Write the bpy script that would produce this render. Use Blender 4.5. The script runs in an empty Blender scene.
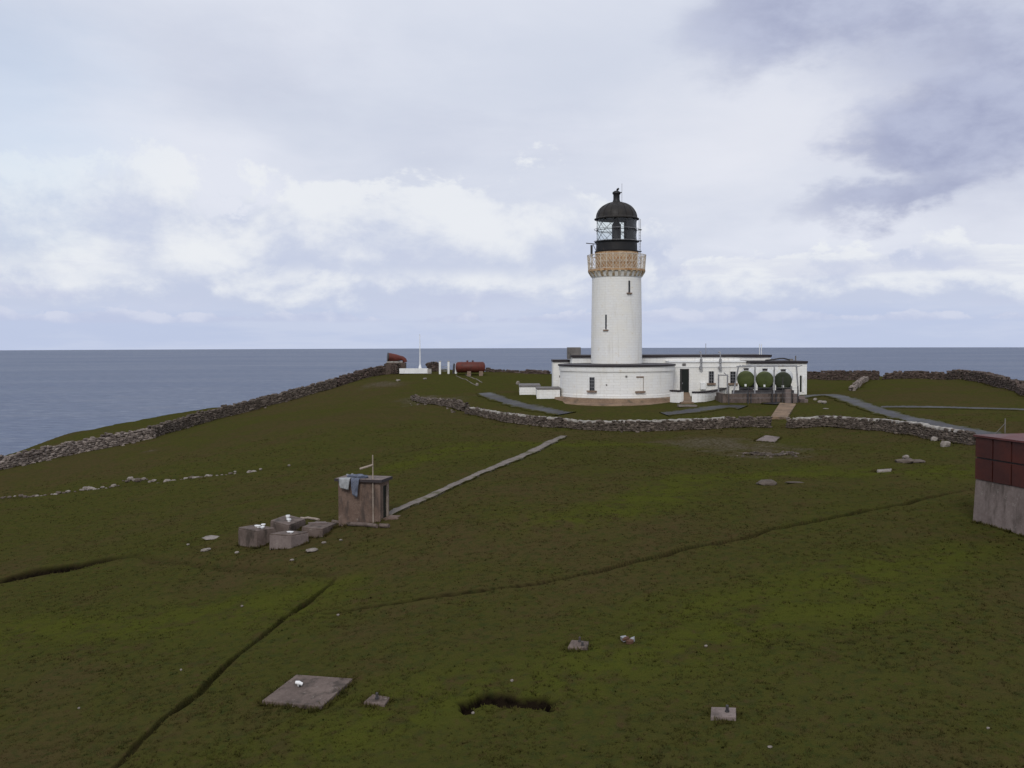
import bpy, math, random
import numpy as np
from mathutils import Matrix, Vector
R = math.radians
random.seed(7); rng = np.random.default_rng(7)
scene = bpy.context.scene
COL = scene.collection

# ------------------------------------------------------------------ camera
FPX, PITCH, ROLL, EYE = 1000.0, 2.348, -0.17, 343.0
cam_d = bpy.data.cameras.new('camera'); cam = bpy.data.objects.new('camera', cam_d); COL.objects.link(cam)
cam_d.sensor_width = 36; cam_d.lens = 36 * FPX / 1024; cam_d.clip_start = 0.5; cam_d.clip_end = 60000
CAMR = Matrix.Rotation(R(90 - PITCH), 4, 'X') @ Matrix.Rotation(R(ROLL), 4, 'Z')
cam.matrix_world = CAMR
scene.camera = cam

# ------------------------------------------------------------------ exposure / view
vs = scene.view_settings
vs.view_transform = 'Standard'; vs.look = 'None'; vs.gamma = 1; vs.use_curve_mapping = False; vs.exposure = 0.0
scene.display_settings.display_device = 'sRGB'
cy = scene.cycles
try:
    cy.use_denoising = True; cy.max_bounces = 6; cy.transparent_max_bounces = 16; cy.use_adaptive_sampling = True
except Exception:
    pass

# ------------------------------------------------------------------ sun
SUN_AZ, SUN_EL = -168.0, 40.0          # degrees clockwise from +Y (the view direction)
sl = bpy.data.lights.new('sun', 'SUN'); sl.energy = 1.45; sl.angle = R(16); sl.color = (1.0, 0.96, 0.90)
sun = bpy.data.objects.new('sun', sl); COL.objects.link(sun)
sdir = Vector((math.sin(R(SUN_AZ)) * math.cos(R(SUN_EL)), math.cos(R(SUN_AZ)) * math.cos(R(SUN_EL)), math.sin(R(SUN_EL))))
sun.rotation_euler = sdir.to_track_quat('Z', 'Y').to_euler()

# ------------------------------------------------------------------ node helper
class NT:
    def __init__(s, tree): s.t = tree; s.n = tree.nodes; s.l = tree.links
    def new(s, kind, **kw):
        nd = s.n.new(kind)
        for k, v in kw.items(): setattr(nd, k, v)
        return nd
    def put(s, sock, v):
        if hasattr(v, 'is_output') or isinstance(v, bpy.types.NodeSocket): s.l.new(v, sock)
        elif v is not None:
            if sock.type == 'RGBA' and len(v) == 3: v = (*v, 1)
            sock.default_value = v
    def m(s, op, a, b=None, c=None, clamp=False):
        nd = s.new('ShaderNodeMath', operation=op, use_clamp=clamp)
        s.put(nd.inputs[0], a)
        if b is not None: s.put(nd.inputs[1], b)
        if c is not None: s.put(nd.inputs[2], c)
        return nd.outputs[0]
    def vm(s, op, a, b=None, scale=None):
        nd = s.new('ShaderNodeVectorMath', operation=op)
        s.put(nd.inputs[0], a)
        if b is not None: s.put(nd.inputs[1], b)
        if scale is not None: s.put(nd.inputs['Scale'], scale)
        return nd.outputs[0]
    def xyz(s, x, y, z):
        nd = s.new('ShaderNodeCombineXYZ'); s.put(nd.inputs[0], x); s.put(nd.inputs[1], y); s.put(nd.inputs[2], z); return nd.outputs[0]
    def sep(s, v):
        nd = s.new('ShaderNodeSeparateXYZ'); s.put(nd.inputs[0], v); return nd.outputs
    def noise(s, vec, scale, detail=4, rough=0.5, dist=0.0):
        nd = s.new('ShaderNodeTexNoise'); s.put(nd.inputs['Vector'], vec)
        nd.inputs['Scale'].default_value = scale; nd.inputs['Detail'].default_value = detail
        nd.inputs['Roughness'].default_value = rough; nd.inputs['Distortion'].default_value = dist
        return nd.outputs[0]
    def rng(s, v, a, b, c=0.0, d=1.0, smooth=True):
        nd = s.new('ShaderNodeMapRange', interpolation_type='SMOOTHSTEP' if smooth else 'LINEAR', clamp=True)
        s.put(nd.inputs[0], v)
        for i, q in enumerate((a, b, c, d)): s.put(nd.inputs[i + 1], q)
        return nd.outputs[0]
    def mix(s, f, a, b, mode='MIX'):
        nd = s.new('ShaderNodeMix', data_type='RGBA', blend_type=mode)
        s.put(nd.inputs[0], f); s.put(nd.inputs[6], a); s.put(nd.inputs[7], b); return nd.outputs[2]
    def bump(s, h, strength, dist, normal=None):
        nd = s.new('ShaderNodeBump'); nd.inputs['Strength'].default_value = strength; nd.inputs['Distance'].default_value = dist
        s.put(nd.inputs['Height'], h)
        if normal is not None: s.put(nd.inputs['Normal'], normal)
        return nd.outputs[0]
    def attr(s, name):
        nd = s.new('ShaderNodeAttribute', attribute_name=name); return nd.outputs['Fac']
    def pos(s): return s.new('ShaderNodeNewGeometry').outputs['Position']

# ------------------------------------------------------------------ world: Nishita sky behind broken cloud
w = bpy.data.worlds.new('World'); scene.world = w; w.use_nodes = True
w.node_tree.nodes.clear(); T = NT(w.node_tree)
sky = T.new('ShaderNodeTexSky', sky_type='NISHITA'); sky.sun_disc = False
sky.sun_elevation = R(SUN_EL); sky.sun_rotation = R(SUN_AZ); sky.altitude = 100; sky.air_density = 1.0; sky.dust_density = 1.5
dirv = T.new('ShaderNodeTexCoord').outputs['Generated']
dx, dy, dz = T.sep(dirv)
az = T.m('ARCTAN2', dx, dy); el = T.m('ARCSINE', dz)
def a_e(px, py):
    a = math.atan((px - 512) / FPX); return a, math.atan((EYE - py) / FPX * math.cos(a))
# layered coordinates: a flat cloud deck (upper sky) and an upright one (cumulus near the horizon)
den = T.m('ADD', T.m('MAXIMUM', dz, 0.0), 0.16)
deck = T.xyz(T.m('DIVIDE', dx, den), T.m('DIVIDE', dy, den), 0.3)
upr = T.xyz(T.m('MULTIPLY', az, 1.0), T.m('MULTIPLY', el, 1.9), 0.7)
warp = T.noise(upr, 9.0, 6, 0.6)
warp2 = T.noise(T.vm('ADD', upr, (3.1, 1.7, 0)), 9.0, 6, 0.6)
wa = T.m('MULTIPLY', T.m('SUBTRACT', warp, 0.5), 0.16); we = T.m('MULTIPLY', T.m('SUBTRACT', warp2, 0.5), 0.10)
azw = T.m('ADD', az, wa); elw = T.m('ADD', el, we)
def blob(px, py, rx, ry, lo=1.25, hi=0.25, tilt=0.0):
    a, e = a_e(px, py)
    u = T.m('SUBTRACT', azw, a); v = T.m('SUBTRACT', elw, e)
    c, s_ = math.cos(R(tilt)), math.sin(R(tilt))
    u2 = T.m('ADD', T.m('MULTIPLY', u, c), T.m('MULTIPLY', v, s_)); v2 = T.m('SUBTRACT', T.m('MULTIPLY', v, c), T.m('MULTIPLY', u, s_))
    q = T.m('SQRT', T.m('ADD', T.m('POWER', T.m('ABSOLUTE', T.m('DIVIDE', u2, rx / FPX)), 2.0), T.m('POWER', T.m('ABSOLUTE', T.m('DIVIDE', v2, ry / FPX)), 2.0)))
    return T.rng(q, lo, hi)
n_deck = T.noise(deck, 0.9, 7, 0.55, 0.3)
col = T.mix(T.rng(n_deck, 0.32, 0.68), (0.635, 0.68, 0.795), (0.76, 0.79, 0.88))
# blue showing through, upper left
blue = T.m('MULTIPLY', blob(-20, 95, 150, 130, 1.3, 0.1), 0.30)
# rows of cumulus: flat grey bases, puffed white tops, the far rows lowest
def cum_row(col, base_px, h_px, scale, cover, seed, opac, side=None, grey=(0.56, 0.615, 0.77), white=(0.83, 0.855, 0.895)):
    eb = a_e(512, base_px)[1]; h = h_px / FPX
    vec = T.xyz(T.m('MULTIPLY', az, scale), T.m('MULTIPLY', el, scale * 1.5), seed)
    n = T.noise(vec, 1.0, 10, 0.62, 0.2); n2 = T.noise(T.vm('ADD', vec, (0.12, 0.30, 0)), 1.0, 5, 0.5, 0.25); nb = T.noise(T.xyz(T.m('MULTIPLY', az, scale * 0.6), seed, 1.0), 1.0, 4, 0.5)
    v = T.m('DIVIDE', T.m('SUBTRACT', el, T.m('ADD', eb, T.m('MULTIPLY', T.m('SUBTRACT', nb, 0.5), h * 0.5))), h)
    cv = cover if side is None else T.m('ADD', cover, side)
    tm = T.rng(T.m('SUBTRACT', T.m('ADD', T.m('MULTIPLY', T.m('SUBTRACT', n, 0.5), 3.4), cv), v), -0.05, 0.15)
    m = T.m('MULTIPLY', T.m('MULTIPLY', tm, T.rng(T.m('ADD', v, T.m('MULTIPLY', T.m('SUBTRACT', n, 0.5), 0.6)), -0.16, 0.14)), opac)
    b = T.rng(T.m('ADD', T.m('MULTIPLY', v, 0.55), T.m('MULTIPLY', T.m('SUBTRACT', n, n2), 2.2)), -0.05, 0.55)
    return T.mix(m, col, T.mix(b, grey, white))
# bright veil around the middle right
col = T.mix(T.m('MULTIPLY', blob(770, 135, 165, 85, 1.3, 0.1), 0.65), col, (0.80, 0.815, 0.885))
# heavier grey clouds, upper right
n_d = T.noise(upr, 18.0, 8, 0.6)
dk = T.mix(T.rng(n_d, 0.3, 0.7), (0.36, 0.395, 0.56), (0.47, 0.51, 0.67))
for args, k in (((1010, 120, 150, 105, 1.3, 0.2), 0.55), ((930, 60, 110, 40, 1.3, 0.2), 0.45), ((965, 132, 118, 50, 1.12, 0.5), 0.95), ((905, 148, 70, 26, 1.15, 0.4), 0.75), ((1000, 60, 90, 70), 0.6), ((835, 10, 155, 52, 1.2, 0.35), 0.85), ((900, 198, 105, 20, 1.2, 0.3, 9), 0.85), ((740, 45, 70, 40), 0.5), ((250, 70, 120, 45), 0.16), ((480, 140, 140, 30), 0.12)):
    col = T.mix(T.m('MULTIPLY', blob(*args), k), col, dk)
# blue-grey band over the horizon, then the rows in front of it
n_s = T.noise(T.xyz(T.m('MULTIPLY', az, 3.0), T.m('MULTIPLY', el, 22.0), 2.0), 1.6, 6, 0.6, 0.2)
hz = T.m('MULTIPLY', T.rng(T.m('ADD', el, T.m('MULTIPLY', T.m('SUBTRACT', n_s, 0.5), 0.03)), 0.095, 0.018), 0.92)
col = T.mix(hz, col, T.mix(T.rng(n_s, 0.4, 0.62), (0.505, 0.575, 0.765), (0.565, 0.625, 0.79)))
left = T.rng(az, -0.05, 0.30, 0.0, -1.1); right_ = T.rng(az, 0.30, 0.52, 0.1, -0.5)
col = cum_row(col, 322, 15, 15.0, 0.62, 5.3, 0.7, None, (0.53, 0.58, 0.755), (0.68, 0.71, 0.83))
col = cum_row(col, 306, 50, 9.5, 0.92, 2.2, 0.9, right_)
col = cum_row(col, 270, 84, 6.5, 1.10, 9.1, 0.88, left)
st = T.m('MULTIPLY', T.rng(n_s, 0.50, 0.64), T.m('MULTIPLY', T.rng(el, 0.02, 0.045), T.rng(el, 0.11, 0.06)))
col = T.mix(T.m('MULTIPLY', st, 0.4), col, (0.54, 0.58, 0.755))
bg_c = T.new('ShaderNodeBackground'); T.put(bg_c.inputs[0], col); bg_c.inputs[1].default_value = 1.0
bg_s = T.new('ShaderNodeBackground'); T.put(bg_s.inputs[0], sky.outputs[0]); bg_s.inputs[1].default_value = 0.15
ms = T.new('ShaderNodeMixShader'); T.put(ms.inputs[0], blue); T.l.new(bg_c.outputs[0], ms.inputs[1]); T.l.new(bg_s.outputs[0], ms.inputs[2])
T.l.new(ms.outputs[0], T.new('ShaderNodeOutputWorld').inputs[0])

# ------------------------------------------------------------------ pixel -> world helpers
RM = np.array(CAMR.to_3x3())
def ray(px, py):
    d = RM @ np.array([(px - 512) / FPX, (384 - py) / FPX, -1.0]); return d / d[1]
def W(px, py, d): return ray(px, py) * d
def Wz(px, py, z): r = ray(px, py); return r * (z / r[2])

# ------------------------------------------------------------------ noise in numpy
def vnoise(x, y, seed=0):
    xi = np.floor(x).astype(np.int64); yi = np.floor(y).astype(np.int64); fx = x - xi; fy = y - yi
    fx = fx * fx * (3 - 2 * fx); fy = fy * fy * (3 - 2 * fy)
    def h(a, b):
        n = (a * 374761393 + b * 668265263 + seed * 974634777) & 0x7fffffff
        n = ((n ^ (n >> 13)) * 1274126177) & 0x7fffffff
        return ((n ^ (n >> 16)) & 0xffff) / 65535.0
    return (h(xi, yi) * (1 - fx) + h(xi + 1, yi) * fx) * (1 - fy) + (h(xi, yi + 1) * (1 - fx) + h(xi + 1, yi + 1) * fx) * fy
def fbm(x, y, oct=4, seed=0, gain=0.5):
    s = 0; a = 1; t = 0
    for i in range(oct):
        s = s + a * vnoise(x * 2 ** i + 17.3 * i, y * 2 ** i - 9.1 * i, seed + i); t += a; a *= gain
    return s / t - 0.5

# ------------------------------------------------------------------ terrain
CP = [(0,768,-10.5),(250,768,-10),(512,768,-9.6),(770,768,-9.2),(1024,768,-8.8),(512,1000,-9.8),(0,1000,-10.4),(1024,1000,-9.0),
 (0,660,-10.5),(0,580,-10.8),(0,530,-10.9),(0,497,-10.9),(0,470,-10.9),(130,557,-9.9),(130,660,-10.0),(310,690,-9.3),(512,690,-9.1),(770,690,-8.6),(1024,690,-8.2),
 (335,580,-8.9),(512,600,-8.4),(770,600,-8.0),(1024,600,-7.5),(975,527,-6.95),(1024,537,-6.9),(360,522,-8.05),(240,545,-8.9),(256,545,-8.8),(291,549,-8.75),(322,538,-8.55),
 (512,530,-7.6),(700,545,-7.5),(850,520,-7.0),(512,480,-7.0),(700,490,-6.9),(960,490,-6.6),(260,467,-8.6),(360,458,-7.9),(440,440,-6.9),(130,481,-9.8),
 (512,445,-6.8),(650,428,-6.7),(650,460,-6.8),(830,425,-6.25),(800,460,-6.5),(965,442,-6.2),(900,431,-6.2),(500,421,-6.6),(470,414,-6.4),(425,403,-6.0),
 (540,396,-5.15),(500,394,-5.05),(700,404,-5.4),(760,405,-5.45),(810,404,-5.35),(420,374,-4.0),(395,370.2,-3.7),(470,374,-4.1),(520,374,-4.2),
 (250,411,-7.8),(320,392,-6.0),(150,437,-9.5),(187,425,-8.7),(60,457,-10.3),(350,420,-6.6),(250,440,-8.0),
 (830,394,-4.9),(894,405,-5.3),(1024,408,-5.2),(960,428,-5.9),(1024,432,-5.8),(810,380,-4.7),(876,378,-4.5),(942,379,-4.6),(981,383,-4.7),(1024,395,-4.9),(930,391,-4.8),
 (250,403,-7.8),(62,436,-10.1),(0,457,-11.8),(187,414,-8.5)]
pts = [Wz(*c) for c in CP]
CX, CD = ray(616.5, 343)[0] * 97.0, 97.0            # tower axis
for k in range(8):
    a = k * math.pi / 4; pts.append(np.array((CX + 7.6 * math.cos(a), CD + 7.6 * math.sin(a), -5.25 - 0.42 * max(0, -math.sin(a)))))
for p in ((18, 105, -4.9), (26, 104, -4.9), (10, 112, -4.8), (24, 94.5, -5.1), (0, -40, -9.5), (-60, -20, -11), (60, -20, -8), (-95, 40, -13), (95, 40, -6.5), (0, 200, -6), (-70, 160, -9), (90, 180, -6), (0,150,-4.6), (0, 3, -9.9)):
    pts.append(np.array(p, float))
PT = np.array(pts)
def _U(r2): return 0.5 * r2 * np.log(r2 + 1e-9)
n_ = len(PT); K = _U(((PT[:, None, :2] - PT[None, :, :2]) ** 2).sum(-1)) + np.eye(n_) * 25.0
Pm = np.c_[np.ones(n_), PT[:, :2]]
A = np.block([[K, Pm], [Pm.T, np.zeros((3, 3))]])
SOL = np.linalg.solve(A, np.r_[PT[:, 2], 0, 0, 0])
AZK = [-180, -90, -32, -27, -24, -18, -14, -8, 0, 10, 20, 27, 35, 90, 180]
RCK = [150, 130, 114, 117, 123, 132, 139, 146, 150, 150, 146, 136, 128, 150, 150]
def Hs(x, y):
    x = np.atleast_1d(np.asarray(x, float)); y = np.atleast_1d(np.asarray(y, float))
    z = np.full(x.shape, 0.0)
    for i in range(0, x.size, 200000):
        xs, ys = x[i:i + 200000], y[i:i + 200000]
        acc = SOL[n_] + SOL[n_ + 1] * xs + SOL[n_ + 2] * ys
        for j in range(n_): acc = acc + SOL[j] * _U((xs - PT[j, 0]) ** 2 + (ys - PT[j, 1]) ** 2)
        z[i:i + 200000] = acc
    z = np.clip(z, -13, -3.2)
    r = np.hypot(x, y); t = np.maximum(0, r - np.interp(np.degrees(np.arctan2(x, y)), AZK, RCK))
    return np.maximum(z - 0.3 * t - 0.02 * t * t, -115)
def Gs(px, py):
    """the ground point seen at a pixel (smooth ground)"""
    r = ray(px, py); d = np.arange(10, 165, 0.25)
    hit = np.nonzero(d * r[2] < Hs(d * r[0], d))[0]
    k = d[hit[0]] if len(hit) else 160.0
    a, b = k - 0.25, k
    for _ in range(14):
        m = (a + b) / 2
        if m * r[2] < Hs(m * r[0], m)[0]: b = m
        else: a = m
    return r * b
def gpoly(pp): return np.array([Gs(*p)[:2] for p in pp])
def resample(P, step):
    P = np.asarray(P, float)
    for _ in range(2):                                 # Chaikin rounding
        Q = [P[0]]
        for a, b in zip(P[:-1], P[1:]): Q += [a * .75 + b * .25, a * .25 + b * .75]
        P = np.array(Q + [P[-1]])
    s = np.r_[0, np.cumsum(np.hypot(*np.diff(P, axis=0).T))]
    t = np.linspace(0, s[-1], max(2, int(s[-1] / step) + 1))
    return np.c_[np.interp(t, s, P[:, 0]), np.interp(t, s, P[:, 1])]
def dist_poly(x, y, P):
    best = np.full(x.shape, 1e9); tt = np.zeros(x.shape); s0 = 0
    for a, b in zip(P[:-1], P[1:]):
        ex, ey = b - a; L2 = ex * ex + ey * ey + 1e-9
        t = np.clip(((x - a[0]) * ex + (y - a[1]) * ey) / L2, 0, 1)
        d = np.hypot(x - a[0] - t * ex, y - a[1] - t * ey); k = d < best
        best = np.where(k, d, best); tt = np.where(k, s0 + t * math.sqrt(L2), tt); s0 += math.sqrt(L2)
    return best, tt, s0

DITCH = [  # pixels, depth, half width
 ([(100,775),(135,742),(160,716),(205,684),(225,664),(262,632),(300,604),(336,578)], 0.24, 0.10),
 ([(-20,585),(0,581),(30,573),(75,567),(100,561),(128,556)], 0.75, 0.72),
 ([(135,556),(190,562),(250,566),(330,574)], 0.12, 0.32),
 ([(325,612),(400,602),(480,591),(560,578),(640,560),(690,549),(735,541),(790,525),(830,518),(880,508),(972,490)], 0.36, 0.13),
 ([(0,499),(130,483),(265,468),(360,458),(440,446)], 0.16, 0.6)]
DITCH = [(resample(gpoly(p), 1.0), dp, hw) for p, dp, hw in DITCH]
PIT = resample(gpoly([(462,708),(480,700),(505,701),(545,703)]), 0.3)
LUSH = [resample(gpoly([(300,745),(420,708),(520,680),(600,664),(700,642),(800,620),(900,600)]), 2), resample(gpoly([(690,610),(800,585),(900,565),(960,552)]), 2), resample(gpoly([(380,470),(520,440),(640,445)]), 3), resample(gpoly([(560,520),(750,470),(960,470)]), 3), resample(gpoly([(0,640),(150,620),(300,600)]), 2)]
BARE = [(705,442,3.0),(740,446,3.0),(765,452,2.4),(795,448,1.6),(150,452,.8),(440,400,3.0),(420,399,2.0),(385,385,2.5),(660,398,2.0)]
BARE = [(Gs(a, b), r) for a, b, r in BARE]
PATHS = {  # name: pixels, width, lift
 'path': ([(386,516),(400,509),(440,492),(500,465),(530,453),(564,436)], 0.62),
 'road': ([(770,404),(790,399),(812,395),(836,395),(852,401),(872,408),(897,416),(930,422.5),(965,430),(1000,436),(1040,442)], 1.9),
 'road.001': ([(872,407),(905,406.5),(960,407.5),(1024,409.5),(1075,411)], 1.4),
 'road.002': ([(484,393),(490,395.5),(498,398.5),(512,403),(528,406.5),(546,410),(566,413.5)], 1.9),
 'road.003': ([(664,414),(688,411.5),(708,408.5),(726,406),(744,407)], 2.2)}
PATHS = {k: (resample(gpoly(p), 0.6), wd) for k, (p, wd) in PATHS.items()}

def masks(x, y):
    soft = np.zeros(x.shape)
    for k, (P, wd) in PATHS.items():
        d, _, _ = dist_poly(x, y, P[::2]); soft = np.maximum(soft, np.clip(1 - (d - wd / 2 - 0.15) / 0.6, 0, 1))
    return soft
def H(x, y, want=False):
    x = np.atleast_1d(np.asarray(x, float)); y = np.atleast_1d(np.asarray(y, float))
    z = Hs(x, y); soft = masks(x, y)
    flat = np.clip((np.hypot(x - CX, y - CD) - 8) / 3, 0, 1) * (1 - soft)
    z = z + flat * (fbm(x / 9, y / 9, 3, 3) * 0.42 + fbm(x / 2.3, y / 2.3, 3, 11) * 0.20 + fbm(x / 0.55, y / 0.55, 3, 23) * 0.085)
    peat = np.zeros(x.shape)
    for P, dp, hw in DITCH:
        wx = x + fbm(x / 1.1, y / 1.1, 3, 31) * 0.24; wy = y + fbm(x / 1.1, y / 1.1, 3, 47) * 0.24
        d, t, L = dist_poly(wx, wy, P); var = np.clip(0.9 + 1.3 * fbm(t / 2.2, t * 0 + 3.3 + 7 * hw, 3, 5), 0.5, 1.5) * np.clip(np.minimum(t, L - t) / 2.0, 0.15, 1)
        q = np.exp(-(d / (hw * (0.75 + 0.5 * var))) ** 6)
        z = z - dp * var * q + 0.10 * dp * np.exp(-((d - hw * 1.9) / hw) ** 2)
        if dp > 0.2: peat = np.maximum(peat, np.clip((2.4 * np.exp(-(d / (hw * 1.12 * (0.75 + 0.5 * var))) ** 6) - 0.25) * np.clip(var * 1.1, 0, 1), 0, 1 if hw > .5 else .62))
        else: peat = np.maximum(peat, 0.16 * q)
    d, t, L = dist_poly(x + fbm(x / .7, y / .7, 3, 61) * 0.8, y + fbm(x / .7, y / .7, 3, 67) * 0.8, PIT); q = np.exp(-(d / 0.30) ** 6)
    z = z - 0.30 * q; peat = np.maximum(peat, np.clip(2.2 * q - 0.2, 0, 1))
    z = z - 0.07 * soft
    if not want: return z
    lush = np.zeros(x.shape)
    for P in LUSH:
        d, _, _ = dist_poly(x + fbm(x / 4, y / 4, 3, 121) * 5, y + fbm(x / 4, y / 4, 3, 127) * 4, P); lush = np.maximum(lush, np.exp(-(d / 1.9) ** 2))
    bare = np.zeros(x.shape)
    for p, r in BARE: bare = np.maximum(bare, np.clip(1.3 - np.hypot(x - p[0], y - p[1]) / r + fbm(x / 1.2, y / 1.2, 4, 71) * 1.6, 0, 1))
    return z, peat, lush, np.clip(bare, 0, 1)
def G(px, py):
    p = Gs(px, py); return np.array((p[0], p[1], H(p[0], p[1])[0]))

# ------------------------------------------------------------------ mesh builder
def root_loc(o):
    v = np.zeros(3)
    while o is not None: v += np.array(o.location); o = o.parent
    return v
def link_mesh(name, V, loops, starts, totals, mat, parent=None, loc=None, tint=None, smooth=False, attrs=None):
    me = bpy.data.meshes.new(name)
    off = root_loc(parent) if parent is not None else (np.array(loc, float) if loc is not None else np.zeros(3))
    V = np.asarray(V, float) - off
    me.vertices.add(len(V)); me.vertices.foreach_set('co', V.astype(np.float32).ravel())
    me.loops.add(len(loops)); me.loops.foreach_set('vertex_index', np.asarray(loops, np.int32))
    me.polygons.add(len(starts)); me.polygons.foreach_set('loop_start', np.asarray(starts, np.int32))
    me.polygons.foreach_set('loop_total', np.asarray(totals, np.int32))
    me.update(calc_edges=True); me.validate()
    me.polygons.foreach_set('use_smooth', np.full(len(me.polygons), bool(smooth)))
    for k, v in (attrs or {}).items():
        at = me.attributes.new(k, 'FLOAT', 'POINT'); at.data.foreach_set('value', np.asarray(v, np.float32))
    if tint is not None:
        at = me.attributes.new('tint', 'FLOAT', 'POINT'); at.data.foreach_set('value', np.asarray(tint, np.float32))
    me.materials.append(mat)
    o = bpy.data.objects.new(name, me); COL.objects.link(o)
    if parent is not None: o.parent = parent
    elif loc is not None: o.location = loc
    return o
class MB:
    def __init__(s): s.v = []; s.f = []; s.n = 0; s.t = []
    def add(s, V, F, tint=0.5):
        V = np.asarray(V, float); s.v.append(V); s.t.append(np.full(len(V), tint)); s.f += [tuple(i + s.n for i in f) for f in F]; s.n += len(V); return s
    def box(s, c, size, ax=(1, 0, 0), jit=0, tint=0.5):
        """box centred at c; ax = horizontal direction of its length"""
        a = np.array((ax[0], ax[1], 0.0)); a /= np.linalg.norm(a); b = np.array((-a[1], a[0], 0)); u = np.array((0, 0, 1.0)); c = np.asarray(c, float)
        V = [c + a * size[0] / 2 * i + b * size[1] / 2 * j + u * size[2] / 2 * k for k in (-1, 1) for j in (-1, 1) for i in (-1, 1)]
        V = np.array(V) + (rng.normal(0, jit, (8, 3)) if jit else 0)
        return s.add(V, [(0, 2, 3, 1), (4, 5, 7, 6), (0, 1, 5, 4), (2, 6, 7, 3), (0, 4, 6, 2), (1, 3, 7, 5)], tint)
    def prism(s, bot, top, tint=0.5):
        n = len(bot); V = list(bot) + list(top)
        F = [tuple(range(n))[::-1], tuple(range(n, 2 * n))] + [(i, (i + 1) % n, n + (i + 1) % n, n + i) for i in range(n)]
        return s.add(V, F, tint)
    def tube(s, P, r, n=8, tint=0.5):
        P = np.asarray(P, float); rr = np.broadcast_to(r, (len(P),)); V = []
        for i, p in enumerate(P):
            t = P[min(i + 1, len(P) - 1)] - P[max(i - 1, 0)]; t /= np.linalg.norm(t) + 1e-9
            h = np.array((0, 0, 1.0)) if abs(t[2]) < 0.9 else np.array((1.0, 0, 0)); a = np.cross(t, h); a /= np.linalg.norm(a); b = np.cross(t, a)
            V += [p + rr[i] * (math.cos(2 * math.pi * k / n) * a + math.sin(2 * math.pi * k / n) * b) for k in range(n)]
        F = [(i * n + k, i * n + (k + 1) % n, (i + 1) * n + (k + 1) % n, (i + 1) * n + k) for i in range(len(P) - 1) for k in range(n)]
        F += [tuple(range(n))[::-1], tuple((len(P) - 1) * n + k for k in range(n))]
        return s.add(V, F, tint)
    def lathe(s, prof, c, n=64, a0=0, a1=360, axis='z', cap=True, tint=0.5):
        """prof: (radius, height) list, turned round a vertical axis at c = (x, y, z0)"""
        full = abs(a1 - a0) >= 360; m = n if full else n + 1; V = []
        for r_, h in prof:
            for k in range(m):
                t = R(a0 + (a1 - a0) * k / n); V.append((c[0] + r_ * math.cos(t), c[1] + r_ * math.sin(t), c[2] + h))
        F = []
        for i in range(len(prof) - 1):
            for k in range(n):
                k2 = (k + 1) % m; F.append((i * m + k, i * m + k2, (i + 1) * m + k2, (i + 1) * m + k))
        if cap and full:
            if prof[0][0] > 1e-4: F.append(tuple(range(m))[::-1])
            if prof[-1][0] > 1e-4: F.append(tuple((len(prof) - 1) * m + k for k in range(m)))
        return s.add(V, F, tint)
    def build(s, name, mat, parent=None, loc=None, smooth=False, angle=None):
        loops = np.fromiter((i for f in s.f for i in f), np.int32); tot = np.array([len(f) for f in s.f]); st = np.r_[0, np.cumsum(tot)[:-1]]
        o = link_mesh(name, np.concatenate(s.v), loops, st, tot, mat, parent, loc, np.concatenate(s.t), smooth)
        if smooth and angle:
            try: o.data.set_sharp_from_angle(angle=R(angle))
            except Exception: pass
        return o
def bevel(o, w_=0.02, seg=1):
    m = o.modifiers.new('bevel', 'BEVEL'); m.width = w_; m.segments = seg; m.limit_method = 'ANGLE'; return o
def tag(o, label=None, cat=None, group=None, kind=None):
    if label: o['label'] = label
    if cat: o['category'] = cat
    if group: o['group'] = group
    if kind: o['kind'] = kind
    return o
def empty(name, loc, label=None, cat=None, group=None):
    o = bpy.data.objects.new(name, None); COL.objects.link(o); o.location = loc; o.empty_display_size = 0.3
    return tag(o, label, cat, group)
def copy_tree(o, dv, parent=None):
    c = o.copy(); COL.objects.link(c)
    if parent is None: c.location = Vector(o.location) + Vector(dv)
    else: c.parent = parent
    for ch in o.children: copy_tree(ch, dv, c)
    return c

# ------------------------------------------------------------------ materials
def pmat(name):
    m = bpy.data.materials.new(name); m.use_nodes = True; m.node_tree.nodes.clear(); t = NT(m.node_tree)
    b = t.new('ShaderNodeBsdfPrincipled'); o = t.new('ShaderNodeOutputMaterial'); t.l.new(b.outputs[0], o.inputs[0]); return m, t, b
def verge(m, lo=0.72, hi=1.02, col_=(0.046, 0.044, 0.0135)):
    t = NT(m.node_tree); p = t.n['Principled BSDF']; src = p.inputs['Base Color'].links[0].from_socket
    nz = t.m('ADD', t.noise(t.pos(), 1.3, 6, 0.68), t.m('MULTIPLY', t.noise(t.pos(), 6.0, 4, 0.6), 0.4))
    k = t.rng(t.m('ADD', t.attr('tint'), t.m('MULTIPLY', t.m('SUBTRACT', nz, 0.7), 1.3)), lo, hi)
    t.put(p.inputs['Base Color'], t.mix(k, src, col_)); t.put(p.inputs['Specular IOR Level'], t.m('MULTIPLY', t.m('SUBTRACT', 1.0, k), 0.25))
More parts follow.
